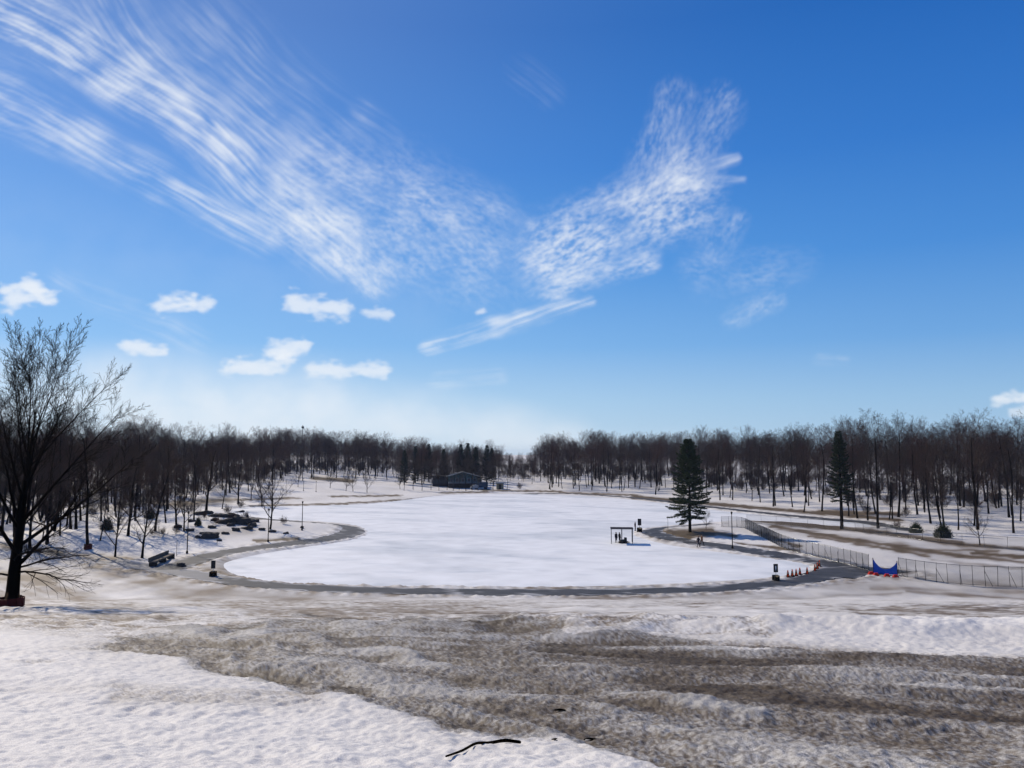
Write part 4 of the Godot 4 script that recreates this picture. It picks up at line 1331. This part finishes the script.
func fence(pixels: Array, tall: float, called: String, label: String, brace: bool, step: float, wire_gap: float, wire: float) -> void:
	var line := PackedVector2Array()
	for p in pixels:
		var g := ground(p[0], p[1])
		line.push_back(Vector2(g.x, -g.z))
	line = smooth_line(line, 8)
	var spots := [line[0]]
	var at := line[0]
	for k in range(1, line.size()):
		while at.distance_to(line[k]) >= step:
			at += (line[k] - at).normalized() * step
			spots.append(at)
	var o := thing(called, label, "fence", Vector3(spots[0].x, 0, -spots[0].y))
	var web := MB.new()                                   # one panel's wires, one metre long, stretched to each panel
	var yy := 0.08
	while yy < tall:
		web.bar(Vector3(0, yy, 0), Vector3(step, yy, 0), wire, 3)
		yy += wire_gap * 1.6
	var xx := wire_gap
	while xx < step:
		web.bar(Vector3(xx, 0.06, 0), Vector3(xx, tall, 0), wire, 3)
		xx += wire_gap
	var wm := web.mesh()
	var pm := MB.new()
	pm.bar(Vector3(0, -0.2, 0), Vector3(0, tall + 0.06, 0), 0.026, 6)
	var pmesh := pm.mesh()
	var bm := MB.new()
	bm.bar(Vector3(0, tall * 0.72, 0), Vector3(0.12, 0.02, 0.85), 0.024, 5)
	var bmesh := bm.mesh()
	var rm := MB.new()
	rm.bar(Vector3.ZERO, Vector3(step, 0, 0), 0.022, 5)
	var rmesh := rm.mesh()
	for k in spots.size():
		var a: Vector2 = spots[k]
		var ya := maxf(land(a.x, a.y) + 0.05, 0.02)
		var po := part("post", pmesh, M.dark_steel if brace else M.galvanised, o)
		po.position = Vector3(a.x, ya, -a.y) - o.position
		po.rotation.z = 0.04 * sin(k * 2.7)
		if brace and k % 2 == 0:
			var br := part("brace", bmesh, M.dark_steel, o)
			br.position = po.position
			br.rotation.y = 0.5 * sin(k * 1.9)
		if k + 1 < spots.size():
			var b: Vector2 = spots[k + 1]
			var yb := maxf(land(b.x, b.y) + 0.05, 0.02)
			var pa := Vector3(a.x, ya, -a.y)
			var pb := Vector3(b.x, yb, -b.y)
			var ex := (pb - pa) / step
			var ez := ex.cross(Vector3.UP).normalized()
			var t := Transform3D(Basis(ex, Vector3.UP, ez), pa - o.position)
			var pn := part("panel", wm, M.wire, o)
			pn.transform = t
			for ry in [0.03, tall]:
				part("rail", rmesh, M.galvanised, pn).position.y = ry

func build_fences() -> void:
	fence([[721.5, 527], [741, 527.5], [759, 536], [784, 548.5], [814, 556.5], [847, 564.5], [872, 571.5]], 1.95, "wire_fence", "grey wire fence running down from the spruce spit to the blue tarp", true, 1.5, 0.085, 0.009)
	fence([[899, 576], [925, 580.5], [960, 584.5], [1000, 586.5], [1050, 587.5], [1110, 588]], 2.15, "wire_fence", "braced wire fence leading away from the blue tarp across the snow", true, 1.25, 0.085, 0.009)
	fence([[747, 523.5], [800, 527.5], [850, 531], [890, 536], [930, 541.5], [981, 546.5], [1070, 553]], 1.7, "wire_fence", "thin wire fence along the dirt track at the foot of the wood", false, 3.0, 0.12, 0.008)

func build_canopy() -> void:
	var a := stand(611.5, 546.5)
	var m := metres(a)
	var w := 21.0 * m
	var dp := 3.0
	var h := 15.0 * m
	a.y = 0.0
	var o := thing("flat_canopy", "flat dark canopy on thin posts standing on the ice", "canopy", a, -0.12)
	var rf := MB.new()
	rf.box(Vector3(-0.15, h - 0.09, -dp - 0.15), Vector3(w + 0.15, h, 0.15))
	part("roof", rf.mesh(), M.canopy_dark, o)
	for k in 6:
		var x: float = [0.0, w * 0.5, w][k % 3]
		var z: float = 0.0 if k < 3 else -dp
		var mb := MB.new()
		mb.box(Vector3(x - 0.05, -0.05, z - 0.05), Vector3(x + 0.05, h - 0.092, z + 0.05))
		part("post", mb.mesh(), M.dark_steel, o)
	var bx := stand(623.5, 545.8)
	bx.y = 0.0
	var sled := thing("loaded_sled", "low dark loaded sled on the ice under the canopy", "sled", bx, 0.2)
	var sb := MB.new()
	sb.box(Vector3(-0.8, 0.12, -0.35), Vector3(0.8, 0.30, 0.35))
	part("deck", sb.mesh(), M.wood_dark, sled)
	for z in [-0.3, 0.3]:
		var rn := MB.new()
		rn.tube(PackedVector3Array([Vector3(-0.85, 0.03, z), Vector3(0.7, 0.03, z), Vector3(0.95, 0.12, z), Vector3(1.0, 0.28, z)]), PackedFloat32Array([0.04, 0.04, 0.04, 0.03]), 6, true)
		part("runner", rn.mesh(), M.dark_steel, sled)
	var ld := MB.new()
	ld.box(Vector3(-0.5, 0.302, -0.28), Vector3(0.15, 0.62, 0.28))
	ld.box(Vector3(0.18, 0.302, -0.25), Vector3(0.55, 0.95, 0.22))
	part("load", ld.mesh(), M.sign_black, sled)

func rock_shape(seed_: int, size: Vector3) -> ArrayMesh:
	var mb := MB.new()
	var nu := 18
	var nv := 10
	for j in nv + 1:
		var b := PI * j / nv - PI / 2
		for i in nu:
			var a := TAU * i / nu
			var p := Vector3(cos(a) * cos(b), sin(b), sin(a) * cos(b))
			p = Vector3(signf(p.x) * pow(absf(p.x), 0.55), signf(p.y) * pow(absf(p.y), 0.45), signf(p.z) * pow(absf(p.z), 0.55))
			var g := 1.0 + 0.55 * na.get_noise_3d(p.x * 0.9 + seed_ * 7.0, p.y * 0.9, p.z * 0.9) + 0.22 * na.get_noise_3d(p.x * 3.0, p.y * 3.0 + seed_, p.z * 3.0)
			mb.v.push_back(p * g * size * 0.5)
			mb.n.push_back(p.normalized())
	for j in nv:
		for i in nu:
			var k := j * nu + i
			var l := j * nu + (i + 1) % nu
			mb.i.append_array(PackedInt32Array([k, k + nu, l, l, k + nu, l + nu]))
	var st := SurfaceTool.new()
	st.create_from(mb.mesh(), 0)
	st.generate_normals()
	return st.commit()

func build_rocks() -> void:
	# dark ledges of the rocky spit, each with the snow that lies on it
	var list := [[209, 538.5, 20, 7], [203, 534, 8, 3], [226, 523, 26, 6], [243, 524, 24, 9], [252, 526.5, 10, 5], [236, 531, 9, 4], [222, 516.5, 26, 4], [204, 514, 18, 4], [234, 517, 12, 4], [247, 529, 14, 3], [272, 532, 8, 3], [190, 531, 10, 3], [181, 566.5, 12, 5], [178, 528, 8, 4], [286, 534, 6, 2.5], [302, 528, 4, 3], [215, 521, 9, 4], [231, 526, 8, 4], [198, 538, 8, 3.5], [240, 514, 10, 4], [212, 528, 9, 3.5], [256, 522, 8, 3.5], [225, 534, 8, 3], [262, 530, 7, 3], [219, 541, 6, 2.5], [192, 522, 8, 3.5]]
	for k in list.size():
		var e = list[k]
		var p := stand(e[0], e[1])
		var m := metres(p)
		var size := Vector3(e[2] * m * 0.85, e[3] * m * 1.2, e[2] * m * 0.5)
		var label := "small dark flat rock jutting from the snow on the spit"
		var group := "rock ledges on the snowy spit"
		var own := {0: "tilted dark rock slab lying on the snow just above the curved path", 3: "largest dark rock ledge at the crest of the snowy spit", 2: "long dark rock ledge abutting the largest one on the spit"}
		if own.has(k):
			label = own[k]
			group = ""
		if k == 12:
			label = "dark low boulder where the curved path meets the slushy one"
			group = ""
		var o := thing("rock_ledge" if k != 12 else "boulder", label, "rock", p + Vector3(0, size.y * 0.12, 0), 0.6 * sin(k * 2.0), group)
		o.rotation.z = 0.16 * sin(k * 3.7)
		part("stone", rock_shape(k, size), M.rock, o)
		if k != 12:
			part("snow_cap", draped(rock_shape(k, size), 0.5), M.snow_cap, o)

func draped(m: Mesh, steep: float) -> ArrayMesh:          # a skin of snow over the faces of a rock that look up
	var arr := m.surface_get_arrays(0)
	var v: PackedVector3Array = arr[Mesh.ARRAY_VERTEX]
	var n: PackedVector3Array = arr[Mesh.ARRAY_NORMAL]
	var i: PackedInt32Array = arr[Mesh.ARRAY_INDEX] if arr[Mesh.ARRAY_INDEX] != null else PackedInt32Array(range(v.size()))
	var mb := MB.new()
	for k in range(0, i.size(), 3):
		var up := (n[i[k]].y + n[i[k + 1]].y + n[i[k + 2]].y) / 3.0
		if up > steep:
			var f := mb.v.size()
			for j in 3:
				mb.v.push_back(v[i[k + j]] + Vector3.UP * 0.05 + n[i[k + j]] * 0.02)
				mb.n.push_back(n[i[k + j]])
			mb.i.append_array(PackedInt32Array([f, f + 1, f + 2]))
	return mb.mesh()

func build_pavilion() -> void:
	var p := ground(463, 488)
	var m := metres(p)
	p.y = land(p.x, -p.z)
	var o := thing("pavilion", "teal two storey pavilion with pale gabled roof beyond the lake", "building", p, 0.1)
	var w := 29.0 * m
	var h := 11.5 * m
	var wall := MB.new()
	wall.box(Vector3(-w / 2, 0, -9), Vector3(w / 2, h, 0))
	wall.tri(Vector3(-w / 2, h, 0), Vector3(0, h + 1.7, 0), Vector3(w / 2, h, 0))
	wall.tri(Vector3(w / 2, h, -9), Vector3(0, h + 1.7, -9), Vector3(-w / 2, h, -9))
	part("wall", wall.mesh(), M.wall_teal, o)
	var base := MB.new()
	base.box(Vector3(-w / 2 - 0.1, -0.5, -9.1), Vector3(w / 2 + 0.1, h * 0.42, 0.1))
	part("ground_floor", base.mesh(), M.wall_dark, o)
	var roof := MB.new()
	for s in [-1.0, 1.0]:
		var t := Transform3D(Basis(Vector3.BACK, -s * atan2(1.7, w / 2)), Vector3(0, h + 1.72, 0))
		var l := Vector2(w / 2, 1.7).length() + 0.9
		roof.box(Vector3(0 if s > 0 else -l, 0.0, -9.6), Vector3(l if s > 0 else 0.0, 0.30, 0.7), t)
	part("roof", roof.mesh(), M.roof_pale, o)
	for k in 5:
		var x := -w / 2 + w * (k + 0.5) / 5.0
		var fr := MB.new()
		fr.box(Vector3(x - 0.75, h * 0.52, 0.0), Vector3(x + 0.75, h * 0.86, 0.06))
		var win := part("window", fr.mesh(), M.roof_pale, o)
		var pane := MB.new()
		pane.box(Vector3(x - 0.62, h * 0.54, 0.062), Vector3(x + 0.62, h * 0.84, 0.075))
		part("pane", pane.mesh(), M.window_glass, win)
	var bal := MB.new()
	bal.box(Vector3(-w / 2 - 0.2, h * 0.42, 0.1), Vector3(w / 2 + 0.2, h * 0.46, 1.8))
	var balcony := part("balcony", bal.mesh(), M.roof_pale, o)
	var rl := MB.new()
	rl.box(Vector3(-w / 2 - 0.2, h * 0.54, 1.72), Vector3(w / 2 + 0.2, h * 0.56, 1.8))
	for k in 13:
		var x := lerpf(-w / 2 - 0.15, w / 2 + 0.1, k / 12.0)
		rl.box(Vector3(x, h * 0.461, 1.73), Vector3(x + 0.06, h * 0.539, 1.79))
	part("railing", rl.mesh(), M.roof_pale, balcony)
	# right wing with cream wall
	var wing := thing("pavilion_wing", "cream walled wing beside the teal pavilion", "building", ground(477.5, 488) + Vector3(0, 0, -3), 0.1)
	var ww := 8.0 * m
	var wb := MB.new()
	wb.box(Vector3(-ww / 2, -0.5, -7), Vector3(ww / 2, h * 0.85, 0))
	part("wall", wb.mesh(), M.wall_cream, wing)
	var wr := MB.new()
	wr.box(Vector3(-ww / 2 - 0.5, h * 0.85 + 0.004, -7.5), Vector3(ww / 2 + 0.5, h * 0.92, 0.6))
	part("roof", wr.mesh(), M.wood_dark, wing)
	for x in [-0.25, 0.25]:
		var pn := MB.new()
		pn.box(Vector3(x * ww - 0.6, h * 0.45, 0.0), Vector3(x * ww + 0.6, h * 0.7, 0.05))
		part("window", pn.mesh(), M.window_glass, wing)
	# long low dark wing to the left
	var low := thing("low_building", "long low dark building beside the teal pavilion", "building", ground(440, 487.5) + Vector3(0, 0, -6), 0.1)
	var lw := 18.0 * m
	var lb := MB.new()
	lb.box(Vector3(-lw / 2, -0.5, -8), Vector3(lw / 2, 10.0 * m, 0))
	part("wall", lb.mesh(), M.wall_dark, low)
	var lr := MB.new()
	lr.box(Vector3(-lw / 2 - 0.6, 10.0 * m + 0.004, -8.6), Vector3(lw / 2 + 0.6, 11.2 * m, 0.8))
	part("roof", lr.mesh(), M.wood_dark, low)
	for k in 8:
		var x := -lw / 2 + lw * (k + 0.5) / 8.0
		var pn := MB.new()
		pn.box(Vector3(x - 0.7, 3.5 * m, 0.0), Vector3(x + 0.7, 7.5 * m, 0.06))
		part("window", pn.mesh(), M.window_glass, low)
	# vehicles and a hut on the far shore
	for e in [[481, 489.3, "truck_blue", "dark blue box truck parked by the pavilion", 0.3], [474.5, 489.5, "truck_white", "small white van parked between the pavilion and the blue truck", 0.2]]:
		var tp := ground(e[0], e[1])
		tp.y = land(tp.x, -tp.z)
		var big: bool = e[2] == "truck_blue"
		var tr := thing("parked_truck" if big else "parked_van", e[3], "truck" if big else "van", tp + Vector3(0, 0.05, 0), e[4])
		var s := 0.85 if big else 0.55
		var body := MB.new()
		body.box(Vector3(-1.3, 0.9, -1.2) * s, Vector3(3.2, 3.5, 1.2) * s)
		part("cargo_box", body.mesh(), M[e[2]], tr)
		var cab := MB.new()
		cab.box(Vector3(-3.3, 0.7, -1.1) * s, Vector3(-1.36, 1.7, 1.1) * s)
		cab.box(Vector3(-2.7, 1.7, -1.05) * s, Vector3(-1.36, 2.6, 1.05) * s)
		var cb := part("cab", cab.mesh(), M[e[2]], tr)
		var gl := MB.new()
		gl.box(Vector3(-2.5, 1.75, 1.052) * s, Vector3(-1.6, 2.45, 1.07) * s)
		part("window", gl.mesh(), M.window_glass, cb)
		for wx in [-2.5, 2.2]:
			for wz in [-1.0, 1.0]:
				var wm := MB.new()
				wm.bar(Vector3(wx, 0.48, wz - 0.14) * s, Vector3(wx, 0.48, wz + 0.14) * s, 0.48 * s, 14)
				part("wheel", wm.mesh(), M.rubber, tr)
	var hp := ground(500, 489.2)
	hp.y = land(hp.x, -hp.z)
	var hut := thing("small_hut", "small cream hut on the far shore near the gap in the wood", "hut", hp, 0.05)
	var hw := 5.0 * m
	var hb := MB.new()
	hb.box(Vector3(-hw / 2 * 1.4, -0.3, -3), Vector3(hw / 2 * 1.4, 5.5 * m, 0))
	part("wall", hb.mesh(), M.wall_cream, hut)
	var hr := MB.new()
	hr.box(Vector3(-hw * 0.8, 5.5 * m + 0.004, -3.3), Vector3(hw * 0.8, 6.3 * m, 0.4))
	part("roof", hr.mesh(), M.roof_pale, hut)
	var hd := MB.new()
	hd.box(Vector3(-0.5, 0, 0.0), Vector3(0.5, 2.0, 0.05))
	part("door", hd.mesh(), M.wood_dark, hut)

func build_litter() -> void:
	var pix := [[446, 768.5], [462, 763.5], [476, 758.5], [490, 754], [505, 752], [520, 754.5]]
	var pts := PackedVector3Array()
	var rad := PackedFloat32Array()
	var a := stand(pix[0][0], pix[0][1])
	for k in pix.size():
		var p := stand(pix[k][0], pix[k][1]) + Vector3(0, 0.05, 0)
		pts.push_back(p - a)
		rad.push_back([0.006, 0.008, 0.009, 0.011, 0.013, 0.011][k])
	var mb := MB.new()
	mb.tube(smooth3(pts), smooth1(rad), 7, true)
	mb.tube(PackedVector3Array([pts[3], pts[3] + Vector3(0.03, 0.015, 0.02), pts[3] + Vector3(0.075, 0.02, 0.03)]), PackedFloat32Array([0.007, 0.005, 0.003]), 5, true)
	one("fallen_twig", mb.mesh(), M.bark_dark, "dark curved fallen twig lying on the white near snow", "twig", a)
	for e in [[590, 743.5, 0.05, "brown dead leaf on the slush at the edge of the near snow"], [556, 748, 0.035, "small dark scrap of leaf on the near snow beside the twig"], [560, 716, 0.06, "curled brown leaf lying in the brown slush of the road"]]:
		var p := stand(e[0], e[1])
		var lf := MB.new()
		var s: float = e[2]
		for q in 5:
			for r in 3:
				var f := q / 4.0 - 0.5
				var g := (r - 1.0) * sin(PI * (q + 0.6) / 5.2) * 0.6
				lf.v.push_back(Vector3(f * 2.0 * s, 0.03 + 0.5 * s * g * g + 0.3 * s * f * f, g * s))
				lf.n.push_back(Vector3.UP)
		for q in 4:
			for r in 2:
				var k := q * 3 + r
				lf.i.append_array(PackedInt32Array([k, k + 1, k + 3, k + 1, k + 4, k + 3]))
		one("dead_leaf", lf.mesh(), M.leaf_brown, e[3], "leaf", p)

func smooth3(p: PackedVector3Array) -> PackedVector3Array:
	var out := PackedVector3Array()
	for k in p.size() - 1:
		for s in 4:
			out.push_back(p[k].cubic_interpolate(p[k + 1], p[maxi(k - 1, 0)], p[mini(k + 2, p.size() - 1)], s / 4.0))
	out.push_back(p[p.size() - 1])
	return out

func smooth1(p: PackedFloat32Array) -> PackedFloat32Array:
	var out := PackedFloat32Array()
	for k in p.size() - 1:
		for s in 4: out.push_back(lerpf(p[k], p[k + 1], s / 4.0))
	out.push_back(p[p.size() - 1])
	return out


func _ready() -> void:
	var cam := Camera3D.new()
	cam.name = "camera"
	add_child(cam)
	cam.position = EYE
	cam.rotation.x = TILT
	cam.fov = rad_to_deg(2.0 * atan(384.0 / F))
	cam.near = 0.1
	cam.far = 6000.0
	cam.current = true
	lay_out()
	print("laid out ", Time.get_ticks_msec())
	var az := deg_to_rad(SUN_SIDE)
	var el := deg_to_rad(SUN_HIGH)
	var sun := Vector3(sin(az) * cos(el), sin(el), -cos(az) * cos(el))
	var light := DirectionalLight3D.new()
	light.name = "sun"
	add_child(light)
	light.look_at_from_position(Vector3.ZERO, -sun)
	light.light_energy = 1.55
	light.light_color = Color(1.0, 0.945, 0.86)
	light.light_angular_distance = 0.5
	light.shadow_enabled = true
	var env := Environment.new()
	env.background_mode = Environment.BG_SKY
	env.sky = Sky.new()
	var pm := PanoramaSkyMaterial.new()
	pm.panorama = build_sky(sun)
	env.sky.sky_material = pm
	env.sky_rotation = Vector3(0, PI, 0)
	env.tonemap_mode = Environment.TONE_MAPPER_LINEAR
	env.tonemap_exposure = 1.0
	env.fog_enabled = true                                # thin winter haze over the far wood
	env.fog_density = 0.00010
	env.fog_light_color = Color(0.80, 0.87, 1.0)
	env.sdfgi_enabled = true
	env.ssao_enabled = true
	env.ssil_enabled = true
	var we := WorldEnvironment.new()
	we.name = "world_environment"
	we.environment = env
	add_child(we)
	print("sky ", Time.get_ticks_msec())
	make_materials()
	build_ground()
	print("ground ", Time.get_ticks_msec())
	build_pavilion()
	build_trees()
	build_rocks()
	build_fences()
	build_canopy()
	build_posts()
	build_people()
	build_litter()
	print("done ", Time.get_ticks_msec())
